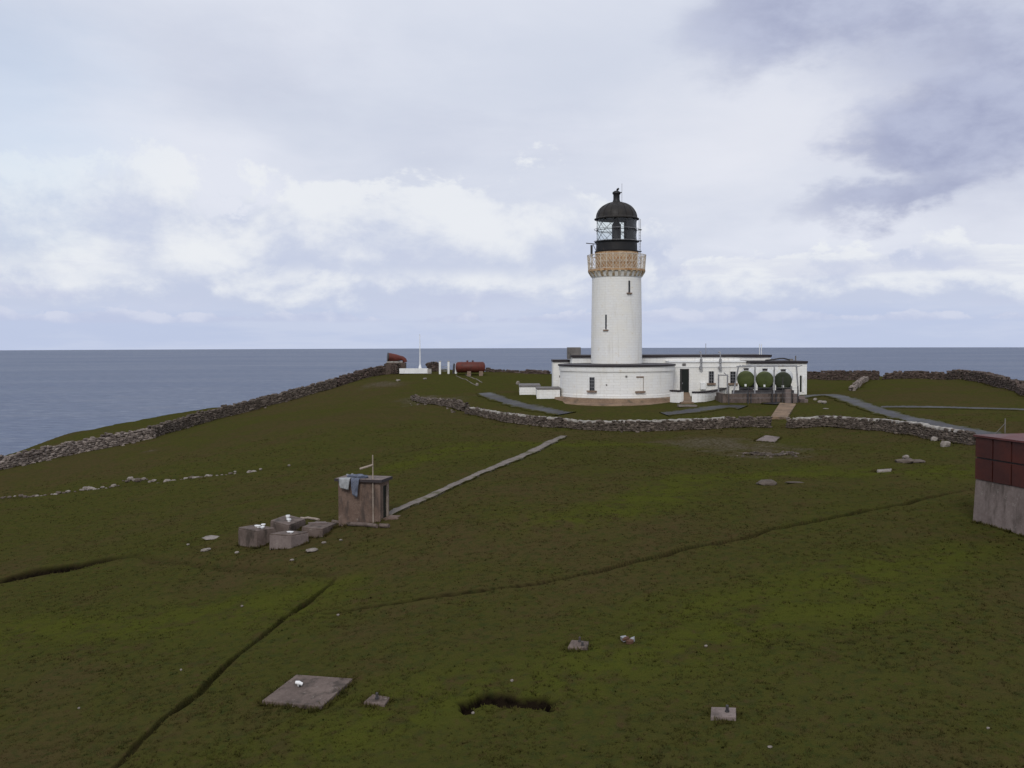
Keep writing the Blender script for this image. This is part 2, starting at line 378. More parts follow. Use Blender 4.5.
def wm(name, a, b, scale=1.5, rough=0.8, bump=0.3, bdist=0.02, bscale=None, dirt=None, dirt_lo=0.55, dirt_hi=0.75, metal=0.0, spec=0.3, stretch=(1, 1, 1), tint=0.0, lichen=None):
    """weathered surface: two colours mixed by noise, a dirt colour in patches or streaks, fine bump"""
    m, t, p = pmat(name); P = t.pos()
    n1 = t.noise(P, scale, 6, 0.6); n2 = t.noise(P, scale * 7.3, 4, 0.6)
    f = t.rng(t.m('ADD', t.m('MULTIPLY', n1, 0.65), t.m('MULTIPLY', n2, 0.35)), 0.36, 0.64)
    if tint: f = t.m('ADD', t.m('MULTIPLY', f, 1 - tint), t.m('MULTIPLY', t.attr('tint'), tint), clamp=True)
    c = t.mix(f, a, b)
    if dirt is not None:
        nd = t.noise(t.vm('MULTIPLY', P, stretch), scale * 1.4, 7, 0.62)
        c = t.mix(t.rng(nd, dirt_lo, dirt_hi), c, dirt)
    if lichen is not None: c = t.mix(t.rng(t.noise(t.vm('ADD', P, (5.0, 3.0, 8.0)), 5.5, 6, 0.7), 0.60, 0.68, 0, 0.75), c, lichen)
    t.put(p.inputs['Base Color'], c); p.inputs['Metallic'].default_value = metal
    t.put(p.inputs['Roughness'], t.rng(n1, 0.3, 0.7, max(0.05, rough - 0.12), min(1, rough + 0.12))); p.inputs['Specular IOR Level'].default_value = spec
    if bump: t.put(p.inputs['Normal'], t.bump(t.noise(P, bscale or scale * 12, 5, 0.6), bump, bdist))
    return m

def grass_mat(name, blade=False):
    m, t, p = pmat(name); P = t.pos()
    nA = t.noise(P, 0.045, 5, 0.55, 0.4); nB = t.noise(P, 0.35, 6, 0.62, 0.3); nC = t.noise(P, 2.6, 6, 0.65); nD = t.noise(P, 16, 4, 0.7)
    green, brown, straw, moss = (0.055, 0.0545, 0.0142), (0.064, 0.050, 0.0205), (0.092, 0.078, 0.032), (0.037, 0.040, 0.013)
    f = t.m('ADD', t.m('MULTIPLY', nA, 0.55), t.m('MULTIPLY', nB, 0.45))
    f = t.m('SUBTRACT', f, t.m('MULTIPLY', t.attr('lush'), 0.12))
    c = t.mix(t.rng(f, 0.42, 0.60), green, brown)
    c = t.mix(t.rng(nC, 0.48, 0.66, 0, 0.7), c, moss); nE = t.noise(t.vm('ADD', P, (31.0, 7.0, 3.0)), 0.9, 6, 0.68, 0.3); c = t.mix(t.rng(nE, 0.54, 0.70, 0, 0.55), c, (0.060, 0.042, 0.020)); nF = t.noise(t.vm('ADD', P, (9.0, 57.0, 1.0)), 3.6, 4, 0.6); c = t.mix(t.rng(nF, 0.52, 0.68, 0, 0.6), c, (0.034, 0.045, 0.013)); c = t.mix(t.rng(nF, 0.44, 0.30, 0, 0.6), c, (0.068, 0.046, 0.021))
    c = t.mix(t.rng(t.m('ADD', t.m('MULTIPLY', nD, 0.6), t.m('MULTIPLY', nC, 0.4)), 0.52, 0.72, 0, 0.4), c, straw)
    c = t.mix(t.m('MULTIPLY', t.m('MULTIPLY', t.attr('lush'), t.rng(nE, 0.62, 0.42)), 0.65), c, (0.066, 0.074, 0.0115))
    if blade:
        c = t.mix(t.attr('tint'), t.mix(1.0, c, (1.75, 1.75, 1.65), 'MULTIPLY'), (0.15, 0.12, 0.045)); N_ = t.new('ShaderNodeNewGeometry').outputs['Normal']; NU = t.vm('NORMALIZE', t.vm('ADD', t.vm('MULTIPLY', N_, (0.3, 0.3, 0.3)), (0, 0, 0.9)))  # blade colour brightened to offset self-shadowing inside the tufts
    else:
        c = t.mix(t.attr('peat'), c, t.mix(t.rng(nC, 0.4, 0.6), (0.0055, 0.004, 0.003), (0.014, 0.010, 0.0065)))
        st = t.mix(t.rng(t.noise(P, 5, 5, 0.7), 0.42, 0.62), (0.055, 0.042, 0.024), (0.13, 0.11, 0.085))
        c = t.mix(t.m('MULTIPLY', t.attr('bare'), 0.7), c, st)
        h = t.m('ADD', t.m('MULTIPLY', nC, 0.5), t.m('ADD', t.m('MULTIPLY', nD, 0.35), t.m('MULTIPLY', t.noise(P, 48, 3, 0.7), 0.15)))
        t.put(p.inputs['Normal'], t.bump(h, 0.8, 0.16))
    if blade:
        df = t.new('ShaderNodeBsdfDiffuse'); tl = t.new('ShaderNodeBsdfTranslucent'); mx = t.new('ShaderNodeMixShader'); mx.inputs[0].default_value = 0.6
        for nd in (df, tl): t.put(nd.inputs['Color'], c)
        t.put(df.inputs['Normal'], NU)
        t.l.new(df.outputs[0], mx.inputs[1]); t.l.new(tl.outputs[0], mx.inputs[2]); t.l.new(mx.outputs[0], t.n['Material Output'].inputs[0]); t.n.remove(p)
        return m
    t.put(p.inputs['Base Color'], c); p.inputs['Roughness'].default_value = 0.95; p.inputs['Specular IOR Level'].default_value = 0.0
    return m
M = {}
M['grass'] = grass_mat('turf'); M['blade'] = grass_mat('grass blades', True)
M['stone'] = wm('field stone', (0.036, 0.026, 0.019), (0.170, 0.136, 0.112), 3.0, 0.9, 0.8, 0.03, 14, dirt=(0.05, 0.045, 0.022), dirt_lo=0.56, dirt_hi=0.70, tint=0.7)
M['rubble'] = wm('pale field rubble', (0.065, 0.048, 0.040), (0.27, 0.225, 0.195), 3.0, 0.9, 0.8, 0.03, 14, dirt=(0.05, 0.045, 0.022), dirt_lo=0.58, dirt_hi=0.72, tint=0.7)
M['pale_stone'] = wm('pale stone', (0.15, 0.125, 0.108), (0.28, 0.25, 0.222), 3.0, 0.9, 0.7, 0.03, 14, dirt=(0.10, 0.08, 0.06))
M['dark_stone'] = wm('dark wall stone', (0.038, 0.025, 0.020), (0.142, 0.102, 0.085), 3.0, 0.9, 0.8, 0.03, 14, dirt=(0.03, 0.03, 0.013), dirt_lo=0.52, dirt_hi=0.68, tint=0.7)
M['core'] = wm('wall core', (0.03, 0.024, 0.02), (0.06, 0.05, 0.04), 3, 0.95, 0.6, 0.05)
M['cement'] = wm('cement cope', (0.24, 0.22, 0.20), (0.38, 0.355, 0.32), 2.0, 0.9, 0.5, 0.02, 14, dirt=(0.12, 0.11, 0.08), dirt_lo=.5, dirt_hi=.7)
M['concrete'] = wm('weathered concrete', (0.094, 0.068, 0.056), (0.152, 0.116, 0.099), 1.6, 0.9, 0.6, 0.02, 22, dirt=(0.050, 0.038, 0.030), dirt_lo=0.47, dirt_hi=0.66, stretch=(1, 1, .35), lichen=(0.24, 0.21, 0.18))
M['pale_concrete'] = wm('pale concrete', (0.140, 0.108, 0.097), (0.205, 0.164, 0.150), 1.2, 0.9, 0.5, 0.02, 20, dirt=(0.082, 0.064, 0.055), dirt_lo=0.47, dirt_hi=0.68, stretch=(1, 1, .3), lichen=(0.27, 0.24, 0.21))
M['tan'] = wm('tan concrete apron', (0.15, 0.098, 0.062), (0.24, 0.165, 0.108), 0.9, 0.9, 0.5, 0.02, 14, dirt=(0.10, 0.075, 0.05), dirt_lo=0.5, dirt_hi=0.7)
M['path'] = wm('worn path concrete', (0.115, 0.096, 0.082), (0.19, 0.162, 0.142), 0.9, 0.9, 0.5, 0.02, 18, dirt=(0.07, 0.065, 0.03), dirt_lo=0.52, dirt_hi=0.66)
M['asphalt'] = wm('wet tarmac', (0.026, 0.024, 0.027), (0.046, 0.043, 0.047), 0.5, 0.6, 0.35, 0.01, 25, dirt=(0.045, 0.042, 0.020), dirt_lo=0.5, dirt_hi=0.68, spec=0.3)
M['lead'] = wm('dark roof edge', (0.016, 0.012, 0.014), (0.032, 0.024, 0.026), 1.0, 0.6, 0.2, 0.01)
M['roof'] = wm('grey roof felt', (0.12, 0.11, 0.105), (0.19, 0.175, 0.165), 0.8, 0.85, 0.3, 0.01, dirt=(0.06, 0.055, 0.05))
M['black'] = wm('black paint', (0.006, 0.0057, 0.0065), (0.013, 0.012, 0.0125), 2.5, 0.6, 0.25, 0.008, 9, dirt=(0.045, 0.03, 0.022), dirt_lo=0.6, dirt_hi=0.75, spec=0.4)
M['dome'] = wm('weathered dome', (0.013, 0.011, 0.0105), (0.030, 0.026, 0.022), 1.8, 0.62, 0.35, 0.01, 9, dirt=(0.075, 0.068, 0.055), dirt_lo=0.58, dirt_hi=0.75, spec=0.3)
M['steel'] = wm('galvanised steel', (0.20, 0.20, 0.21), (0.32, 0.32, 0.33), 3, 0.55, 0.1, 0.005, spec=0.4, dirt=(0.14, 0.09, 0.06), dirt_lo=.58, dirt_hi=.72)
M['dark_steel'] = wm('dark steel', (0.03, 0.028, 0.03), (0.06, 0.055, 0.055), 3, 0.6, 0.15, 0.005, dirt=(0.06, 0.03, 0.018))
M['rail'] = wm('cream railing paint', (0.50, 0.44, 0.36), (0.66, 0.60, 0.50), 4, 0.6, 0.1, 0.004, dirt=(0.25, 0.12, 0.05), dirt_lo=.55, dirt_hi=.72)
M['red'] = wm('rusty red paint', (0.082, 0.019, 0.013), (0.135, 0.031, 0.021), 1.3, 0.6, 0.25, 0.01, 12, dirt=(0.07, 0.024, 0.016), dirt_lo=0.48, dirt_hi=0.7)
M['red_panel'] = wm('dark red panel', (0.042, 0.0095, 0.007), (0.068, 0.016, 0.011), 0.9, 0.65, 0.25, 0.01, 10, dirt=(0.035, 0.011, 0.010), dirt_lo=0.5, dirt_hi=0.7, stretch=(1, 1, .3))
M['red_roof'] = wm('red roof sheet', (0.075, 0.020, 0.018), (0.115, 0.036, 0.032), 0.9, 0.6, 0.2, 0.01, dirt=(0.08, 0.03, 0.025))
M['green'] = wm('green tank paint', (0.050, 0.066, 0.016), (0.074, 0.092, 0.024), 1.2, 0.5, 0.1, 0.005, dirt=(0.04, 0.045, 0.02), dirt_lo=.55, dirt_hi=.75, spec=0.4)
M['dull_green'] = wm('dull green tank paint', (0.026, 0.032, 0.017), (0.042, 0.050, 0.026), 1.2, 0.6, 0.1, 0.005, dirt=(0.03, 0.03, 0.02))
M['tank_grey'] = wm('pale tank paint', (0.48, 0.48, 0.47), (0.62, 0.62, 0.60), 1.2, 0.5, 0.1, 0.005, dirt=(0.22, 0.20, 0.16), stretch=(1, 1, .3))
M['white'] = wm('white paint', (0.70, 0.70, 0.69), (0.80, 0.80, 0.79), 1.5, 0.7, 0.15, 0.01, dirt=(0.5, 0.47, 0.42), dirt_lo=.58, dirt_hi=.75)
M['pane'] = wm('dark window pane', (0.012, 0.013, 0.016), (0.025, 0.027, 0.03), 2, 0.12, 0, spec=0.5)
M['door'] = wm('dark green door and doorway shade', (0.006, 0.009, 0.007), (0.012, 0.016, 0.012), 2, 0.5, 0.15, 0.005)
M['sill'] = wm('brown sandstone sill', (0.16, 0.11, 0.08), (0.26, 0.19, 0.145), 3, 0.9, 0.3, 0.01)
M['hut'] = wm('pink-brown harling', (0.108, 0.070, 0.052), (0.168, 0.117, 0.092), 1.8, 0.95, 0.8, 0.02, 26, dirt=(0.065, 0.048, 0.040), dirt_lo=0.48, dirt_hi=0.68, stretch=(1, 1, .35), lichen=(0.22, 0.18, 0.15))
M['hut_roof'] = wm('dark slab edge', (0.03, 0.024, 0.026), (0.05, 0.04, 0.042), 2, 0.8, 0.3, 0.01)
M['wood'] = wm('bleached timber', (0.24, 0.19, 0.15), (0.36, 0.30, 0.25), 4, 0.85, 0.3, 0.01)
M['cloth_white'] = wm('white cloth', (0.22, 0.23, 0.235), (0.34, 0.35, 0.36), 5, 0.9, 0.4, 0.02)
M['cloth_blue'] = wm('faded blue cloth', (0.060, 0.068, 0.098), (0.145, 0.162, 0.21), 5, 0.9, 0.4, 0.02)
M['rust'] = wm('brown rust', (0.07, 0.035, 0.022), (0.13, 0.07, 0.045), 8, 0.85, 0.5, 0.01, 30)

def whitewash(name, course=0.22, centre=None):
    """whitewashed rubble: faint courses, damp streaks, rust weeping"""
    m, t, p = pmat(name); P = t.pos(); x, y, z = t.sep(P)
    if centre is not None:
        ax = t.m('ARCTAN2', t.m('SUBTRACT', y, centre[1]), t.m('SUBTRACT', x, centre[0])); hx = t.m('MULTIPLY', ax, 2.6)
    else: hx = t.m('ADD', x, t.m('MULTIPLY', y, 0.9))
    br = t.new('ShaderNodeTexBrick'); t.put(br.inputs['Vector'], t.xyz(hx, z, 0.0)); br.inputs['Scale'].default_value = 1.0
    br.inputs['Mortar Size'].default_value = 0.016; br.inputs['Mortar Smooth'].default_value = 0.6; br.inputs['Brick Width'].default_value = course * 2.3; br.inputs['Row Height'].default_value = course
    br.inputs['Color1'].default_value = (0.80, 0.795, 0.77, 1); br.inputs['Color2'].default_value = (0.765, 0.76, 0.74, 1); br.inputs['Mortar'].default_value = (0.69, 0.675, 0.645, 1)
    n1 = t.noise(P, 0.8, 6, 0.6); n2 = t.noise(t.xyz(t.m('MULTIPLY', hx, 2.2), t.m('MULTIPLY', z, 0.16), 1.0), 1.5, 6, 0.65); n3 = t.noise(P, 3.2, 5, 0.7)
    c = t.mix(t.rng(n1, 0.35, 0.7, 0, 0.55), br.outputs[0], (0.79, 0.76, 0.68))
    c = t.mix(t.rng(n2, 0.52, 0.74, 0, 0.5), c, (0.56, 0.53, 0.47))
    c = t.mix(t.rng(n3, 0.57, 0.73, 0, 0.55), c, (0.60, 0.51, 0.40))
    t.put(p.inputs['Base Color'], c); p.inputs['Roughness'].default_value = 0.8; p.inputs['Specular IOR Level'].default_value = 0.25
    h = t.m('ADD', t.m('MULTIPLY', br.outputs['Fac'], -0.6), t.m('MULTIPLY', t.noise(P, 7, 5, 0.6), 0.8))
    t.put(p.inputs['Normal'], t.bump(h, 0.5, 0.035)); return m
M['tower'] = whitewash('tower whitewash', 0.24, (CX, CD)); M['drum'] = whitewash('drum whitewash', 0.26, (CX, CD)); M['wall'] = whitewash('building whitewash', 0.26)
def ochre():
    m, t, p = pmat('ochre band'); P = t.pos()
    n1 = t.noise(P, 2.2, 6, 0.65); n2 = t.noise(t.vm('MULTIPLY', P, (3, 3, .6)), 2.0, 5, 0.6)
    c = t.mix(t.rng(n1, 0.38, 0.62), (0.38, 0.22, 0.10), (0.48, 0.34, 0.21)); c = t.mix(t.rng(n2, 0.50, 0.7, 0, 0.8), c, (0.24, 0.095, 0.03))
    t.put(p.inputs['Base Color'], c); p.inputs['Roughness'].default_value = 0.85; t.put(p.inputs['Normal'], t.bump(t.noise(P, 14, 4), 0.3, 0.02)); return m
M['ochre'] = ochre()
def corbelm():
    m, t, p = pmat('stained corbel'); P = t.pos(); z = t.sep(P)[2]
    n1 = t.noise(P, 2.5, 6, 0.65)
    c = t.mix(t.rng(n1, 0.42, 0.62), (0.62, 0.57, 0.48), (0.36, 0.24, 0.11))
    t.put(p.inputs['Base Color'], c); p.inputs['Roughness'].default_value = 0.85; return m
M['corbel'] = corbelm()
verge(M['asphalt'], 0.45, 0.85); verge(M['path'], 0.78, 1.05)
def glassm():
    m = bpy.data.materials.new('lantern glass'); m.use_nodes = True; m.node_tree.nodes.clear(); t = NT(m.node_tree)
    tr = t.new('ShaderNodeBsdfTransparent'); tr.inputs[0].default_value = (0.90, 0.93, 0.93, 1); gl = t.new('ShaderNodeBsdfGlossy'); gl.inputs['Roughness'].default_value = 0.03
    fr = t.new('ShaderNodeLayerWeight'); fr.inputs[0].default_value = 0.5; ff = t.m('ADD', t.m('MULTIPLY', t.m('POWER', fr.outputs['Facing'], 4.0), 0.45), 0.04)
    mx = t.new('ShaderNodeMixShader'); t.l.new(ff, mx.inputs[0]); t.l.new(tr.outputs[0], mx.inputs[1]); t.l.new(gl.outputs[0], mx.inputs[2])
    t.l.new(mx.outputs[0], t.new('ShaderNodeOutputMaterial').inputs[0]); return m
M['glass'] = glassm()
def seam():
    m, t, p = pmat('sea water'); P = t.pos(); x, y, z = t.sep(P)
    sw = t.noise(t.xyz(t.m('MULTIPLY', x, 0.006), t.m('MULTIPLY', y, 0.012), 0), 1.0, 6, 0.62, 0.4)
    pat = t.noise(t.xyz(t.m('MULTIPLY', x, 0.0006), t.m('MULTIPLY', y, 0.0016), 0), 1.0, 5, 0.6, 0.6)
    wv = t.noise(t.xyz(t.m('MULTIPLY', x, 0.035), t.m('MULTIPLY', y, 0.075), 0), 1.0, 5, 0.6)
    c = t.mix(t.rng(pat, 0.35, 0.65), (0.076, 0.104, 0.172), (0.104, 0.134, 0.206)); c = t.mix(t.rng(wv, 0.52, 0.68, 0, 0.75), c, (0.19, 0.22, 0.28)); c = t.mix(t.rng(wv, 0.48, 0.34, 0, 0.6), c, (0.045, 0.065, 0.12)); c = t.mix(t.rng(sw, 0.52, 0.75, 0, 0.6), c, (0.135, 0.15, 0.195))
    t.put(p.inputs['Base Color'], c); t.put(p.inputs['Roughness'], t.rng(pat, 0.3, 0.7, 0.42, 0.58)); p.inputs['IOR'].default_value = 1.33; p.inputs['Specular IOR Level'].default_value = 0.45
    h = t.m('ADD', t.m('MULTIPLY', sw, 9.0), t.m('MULTIPLY', wv, 5.0)); t.put(p.inputs['Normal'], t.bump(h, 1.0, 1.0)); return m
M['sea'] = seam()

# ------------------------------------------------------------------ ground, sea, roads
def terrain():
    ang = np.r_[np.linspace(-180, -46, 50, endpoint=False), np.linspace(-46, -33, 40, endpoint=False), np.linspace(-33, 33, 860, endpoint=False), np.linspace(33, 46, 40, endpoint=False), np.linspace(46, 180, 50, endpoint=False)]
    rad = np.r_[np.geomspace(2.0, 15, 40, endpoint=False), np.geomspace(15, 21, 60, endpoint=False), np.geomspace(21, 55, 520, endpoint=False), np.geomspace(55, 160, 340, endpoint=False), np.geomspace(160, 260, 40)]
    A_, R_ = np.meshgrid(np.radians(ang), rad); x = (R_ * np.sin(A_)).ravel(); y = (R_ * np.cos(A_)).ravel()
    z, peat, lush, bare = H(x, y, True); na, nr = len(ang), len(rad)
    x = np.r_[x, 0]; y = np.r_[y, 0]; z = np.r_[z, z[:na].mean()]
    i, k = np.meshgrid(np.arange(nr - 1), np.arange(na), indexing='ij'); i = i.ravel(); k = k.ravel(); k2 = (k + 1) % na
    q = np.c_[i * na + k, (i + 1) * na + k, (i + 1) * na + k2, i * na + k2][:, ::-1]
    c = nr * na; kk = np.arange(na); tri = np.c_[np.full(na, c), kk, (kk + 1) % na][:, ::-1]
    loops = np.r_[q.ravel(), tri.ravel()]; tot = np.r_[np.full(len(q), 4), np.full(len(tri), 3)]; st = np.r_[0, np.cumsum(tot)[:-1]]
    z0 = lambda a: np.r_[a, 0]
    return tag(link_mesh('ground', np.c_[x, y, z], loops, st, tot, M['grass'], smooth=True, attrs={'peat': z0(peat), 'lush': z0(lush), 'bare': z0(bare)}), kind='structure')
terrain()
def sea():
    m = MB(); n = 128; rr = [0, 300, 900, 2500, 7000, 20500]; V = []
    for r_ in rr[1:]: V += [(r_ * math.cos(2 * math.pi * k / n), r_ * math.sin(2 * math.pi * k / n), -106) for k in range(n)]
    V.append((0, 0, -106)); F = [(i * n + k, (i + 1) * n + k, (i + 1) * n + (k + 1) % n, i * n + (k + 1) % n) for i in range(len(rr) - 2) for k in range(n)]
    F += [(len(V) - 1, k, (k + 1) % n) for k in range(n)]
    m.add(V, F); return tag(m.build('sea', M['sea']), kind='structure')
sea()
def strip(name, P, width, mat, lift, jag=0.12, nx=6):
    P = np.asarray(P); d = np.gradient(P, axis=0); d /= np.linalg.norm(d, axis=1)[:, None] + 1e-9; nrm = np.c_[-d[:, 1], d[:, 0]]
    s = np.arange(len(P)) * 0.6; V = []; F = []
    us = np.linspace(-1, 1, nx + 1); rows = []
    for u in us:
        jj = 1 + jag * 2 * fbm(s / 0.9, s * 0 + u * 5 + 9, 3, 81) * (abs(u) ** 3) * 2
        rows.append(P + nrm * (u * width / 2 * jj)[:, None])
    zz = [Hs(r_[:, 0], r_[:, 1]) + lift for r_ in rows]
    full = [np.c_[rows[0], zz[0] - 0.14]] + [np.c_[r_, z_] for r_, z_ in zip(rows, zz)] + [np.c_[rows[-1], zz[-1] - 0.14]]
    n = len(P)
    for f_ in full: V += list(f_)
    F = [(j * n + i, j * n + i + 1, (j + 1) * n + i + 1, (j + 1) * n + i) for j in range(len(full) - 1) for i in range(n - 1)]
    m = MB(); m.add(V, [f[::-1] for f in F]); m.t = [np.repeat(np.r_[1, np.abs(us), 1], n)]; o = m.build(name, mat); return tag(o, kind='structure')
for k, (P, wd) in PATHS.items():
    strip(k, P, wd, M['path'] if k == 'path' else M['asphalt'], {'path': 0.025, 'road': 0.016, 'road.001': 0.010, 'road.002': 0.020, 'road.003': 0.018}[k], 0.35 if k == 'path' else 0.3)

# ------------------------------------------------------------------ stones
import itertools
def ico():
    t = (1 + 5 ** .5) / 2
    V = [(-1, t, 0), (1, t, 0), (-1, -t, 0), (1, -t, 0), (0, -1, t), (0, 1, t), (0, -1, -t), (0, 1, -t), (t, 0, -1), (t, 0, 1), (-t, 0, -1), (-t, 0, 1)]
    F = [(0, 11, 5), (0, 5, 1), (0, 1, 7), (0, 7, 10), (0, 10, 11), (1, 5, 9), (5, 11, 4), (11, 10, 2), (10, 7, 6), (7, 1, 8), (3, 9, 4), (3, 4, 2), (3, 2, 6), (3, 6, 8), (3, 8, 9), (4, 9, 5), (2, 4, 11), (6, 2, 10), (8, 6, 7), (9, 8, 1)]
    V = [np.array(v) / np.linalg.norm(v) for v in V]; E = {}; F2 = []
    def mid(a, b):
        k = (min(a, b), max(a, b))
        if k not in E: v = V[a] + V[b]; V.append(v / np.linalg.norm(v)); E[k] = len(V) - 1
        return E[k]
    for a, b, c in F: x, y, z = mid(a, b), mid(b, c), mid(c, a); F2 += [(a, x, z), (b, y, x), (c, z, y), (x, y, z)]
    return np.array(V), np.array(F2)
IV, IF = ico()
def stone_shape(box=0.55):
    v = IV / (np.abs(IV).max(1)[:, None] ** box); return v * (1 + rng.normal(0, 0.09, (len(v), 1))) * 0.56
FEET = []          # outlines that longer grass grows against
STONES = [stone_shape(random.uniform(0.62, 0.95)) for _ in range(18)]
def stone_wall(name, pix, heights, thick, size, mat, label, cat='wall', courses=None, cap=None, ruin=0.0, lean=0.0, pale=0.12, pts_xy=None):
    """drystone wall: faces and top of separate stones packed round a rubble core, all one wall"""
    P0 = gpoly(pix) if pts_xy is None else np.array(pts_xy); P = resample(P0, size * 0.8); n = len(P)
    hs = np.interp(np.linspace(0, 1, n), np.linspace(0, 1, len(heights)), heights)
    s = np.arange(n) * size * 0.8; hs = hs * np.clip(1 + (0.25 + ruin * 2.2) * fbm(s / 3.0, s * 0 + len(name), 3, 91) + ruin * 1.5 * fbm(s / 0.9, s * 0, 2, 93), 0.12, 1.6)
    d = np.gradient(P, axis=0); d /= np.linalg.norm(d, axis=1)[:, None] + 1e-9; nr = np.c_[-d[:, 1], d[:, 0]]; z0 = H(P[:, 0], P[:, 1])
    FEET.append((P + nr * thick * .55, False)); FEET.append((P - nr * thick * .55, False)); base = np.c_[P, z0]; root = empty(name, base[n // 2], label, cat)
    VV = []; FF = []; TT = []; cnt = 0
    def put(c, dirx, sz, tint):
        nonlocal cnt
        v = random.choice(STONES) * np.array(sz); a = math.atan2(dirx[1], dirx[0]) + random.gauss(0, 0.13) + random.choice((0, math.pi)); ca, sa = math.cos(a), math.sin(a); b = random.gauss(0, 0.16); cb, sb = math.cos(b), math.sin(b)
        v = np.c_[v[:, 0] * cb - v[:, 2] * sb, v[:, 1], v[:, 0] * sb + v[:, 2] * cb]
        v = np.c_[v[:, 0] * ca - v[:, 1] * sa, v[:, 0] * sa + v[:, 1] * ca, v[:, 2]] + c
        VV.append(v); FF.append(IF + cnt); TT.append(np.full(len(v), tint)); cnt += len(v)
    for i in range(n):
        nc = max(1, int(round(hs[i] / (size * 0.62))))
        for j in range(nc + 1):
            zz = (j + 0.45) * size * 0.62; taper = thick / 2 * (1 - 0.25 * j / (nc + 1))
            for side in (-1, 1):
                if j == nc and random.random() < 0.45 + ruin: continue
                k = random.uniform(0.65, 1.3); off = np.array((*(d[i] * random.uniform(-.3, .3) * size + nr[i] * side * (taper - size * 0.3 + random.gauss(0, size * .1))), zz + random.gauss(0, size * .07)))
                tint = min(1, max(0, random.betavariate(1.2, 3.2))); tint = 1.0 if random.random() < pale else tint
                put(base[i] + off, d[i], (size * 1.35 * k, size * 1.0, size * random.uniform(0.48, 0.82)), tint)
        if ruin > 0 and random.random() < ruin * 2:
            side = random.choice((-1, 1)); q = P[i] + nr[i] * side * (thick / 2 + random.uniform(0, 1.2)); k = random.uniform(.4, 1.1)
            put(np.array((q[0], q[1], H(q[0], q[1])[0] + size * .1)), d[i], (size * 1.2 * k, size * k, size * .7 * k), random.random())
    V = np.concatenate(VV); Fa = np.concatenate(FF)
    link_mesh('stonework', V, Fa.ravel(), np.arange(len(Fa)) * 3, np.full(len(Fa), 3), mat, root, tint=np.concatenate(TT))
    m = MB(); hh = np.maximum(hs * 0.86, 0.05); w2 = thick * 0.30
    secs = [[np.r_[P[i] + nr[i] * w2 * u, z0[i] + zz] for u, zz in ((-1, -.2), (1, -.2), (.7, hh[i]), (-.7, hh[i]))] for i in range(n)]
    V = [p for s_ in secs for p in s_]; F = [(i * 4 + k, i * 4 + (k + 1) % 4, (i + 1) * 4 + (k + 1) % 4, (i + 1) * 4 + k) for i in range(n - 1) for k in range(4)] + [(3, 2, 1, 0), tuple((n - 1) * 4 + k for k in range(4))]
    m.add(V, F); m.build('rubble_core', M['core'], root)
    if cap:
        a, b = cap; i0, i1 = int(a * (n - 1)), int(b * (n - 1)); m = MB(); V = []
        for i in range(i0, i1 + 1):
            t = hs[i] + size * 0.52 + 0.02 * math.sin(i * 1.7); w3 = thick * 0.40 * (1 + 0.15 * math.sin(i * 2.3))
            V += [np.r_[P[i] + nr[i] * w3 * u, z0[i] + t + q] for u, q in ((-1, -.10), (1, -.10), (.85, .03 + random.uniform(0, .03)), (-.85, .03 + random.uniform(0, .03)))]
        k_ = i1 - i0 + 1; F = [(i * 4 + k, i * 4 + (k + 1) % 4, (i + 1) * 4 + (k + 1) % 4, (i + 1) * 4 + k) for i in range(k_ - 1) for k in range(4)] + [(3, 2, 1, 0), tuple((k_ - 1) * 4 + k for k in range(4))]
        m.add(V, F); m.build('coping', M['cement'], root)
    return root
stone_wall('stone_wall', [(468,413.5),(500,421),(530,425),(562,428)], [0.45, 0.58, 0.6], 0.5, 0.21, M['stone'], 'low drystone wall with pale cement cope, left of the field path and gap', cap=(0.05, 0.97))
stone_wall('stone_wall', [(563,427.8),(576,428.5),(620,429),(660,429),(700,428.5),(740,428),(769,428)], [0.55, 0.68, 0.62, 0.66], 0.6, 0.215, M['stone'], 'long drystone wall with pale cope, directly below the round white building', cap=(0.02, 0.80), pale=0.12, ruin=0.05)
stone_wall('stone_wall', [(788,428),(830,427),(865,430),(900,433.5),(940,439),(973,444)], [0.62, 0.62, 0.64, 0.68, 0.62], 0.6, 0.215, M['stone'], 'capped drystone wall running from concrete ramp to the red-topped building', cap=(0.02, 0.93), pale=0.08)
stone_wall('stone_wall', [(-25,476),(0,471),(60,457),(115,446),(150,439)], [0.95, 0.9, 0.9, 0.9], 1.5, 0.31, M['rubble'], 'broad tumbled drystone dyke of pale rubble at left above the sea', ruin=0.18, pale=0.26)
stone_wall('stone_wall', [(151,438.5),(187,426),(250,411),(300,398),(334,388)], [1.0, 1.05, 0.95, 1.0], 0.8, 0.28, M['stone'], 'brown drystone wall climbing the ridge from rubble dyke to hilltop', pale=0.10, ruin=0.04)
stone_wall('stone_wall', [(337,387),(360,380),(385,373.2),(398,373.4)], [1.0, 1.1, 1.0, 1.1], 0.8, 0.32, M['dark_stone'], 'dark stone wall at the top of the ridge below the red foghorn', pale=0.05)
stone_wall('stone_wall', [(428,371.5),(438,371.5)], [1.1, 1.2], 0.6, 0.30, M['dark_stone'], 'short dark stone wall end beside the white gateposts', pale=0.03)
stone_wall('stone_wall', [(487,372.5),(520,373.5),(548,374.5)], [0.3, 0.25, 0.3], 0.7, 0.3, M['dark_stone'], 'low dark bank of stones on skyline between red tank and lighthouse', pale=0.02, ruin=0.1)
stone_wall('stone_wall', [(806,380),(840,379),(877,378.5)], [0.9, 0.95, 0.85], 0.8, 0.32, M['dark_stone'], 'brown skyline wall just right of the white buildings', pale=0.02)
stone_wall('stone_wall', [(886,378.5),(915,378),(946,379)], [0.65, 0.85, 0.65], 0.8, 0.32, M['dark_stone'], 'brown skyline wall between two gaps in the right-hand field', pale=0.02)
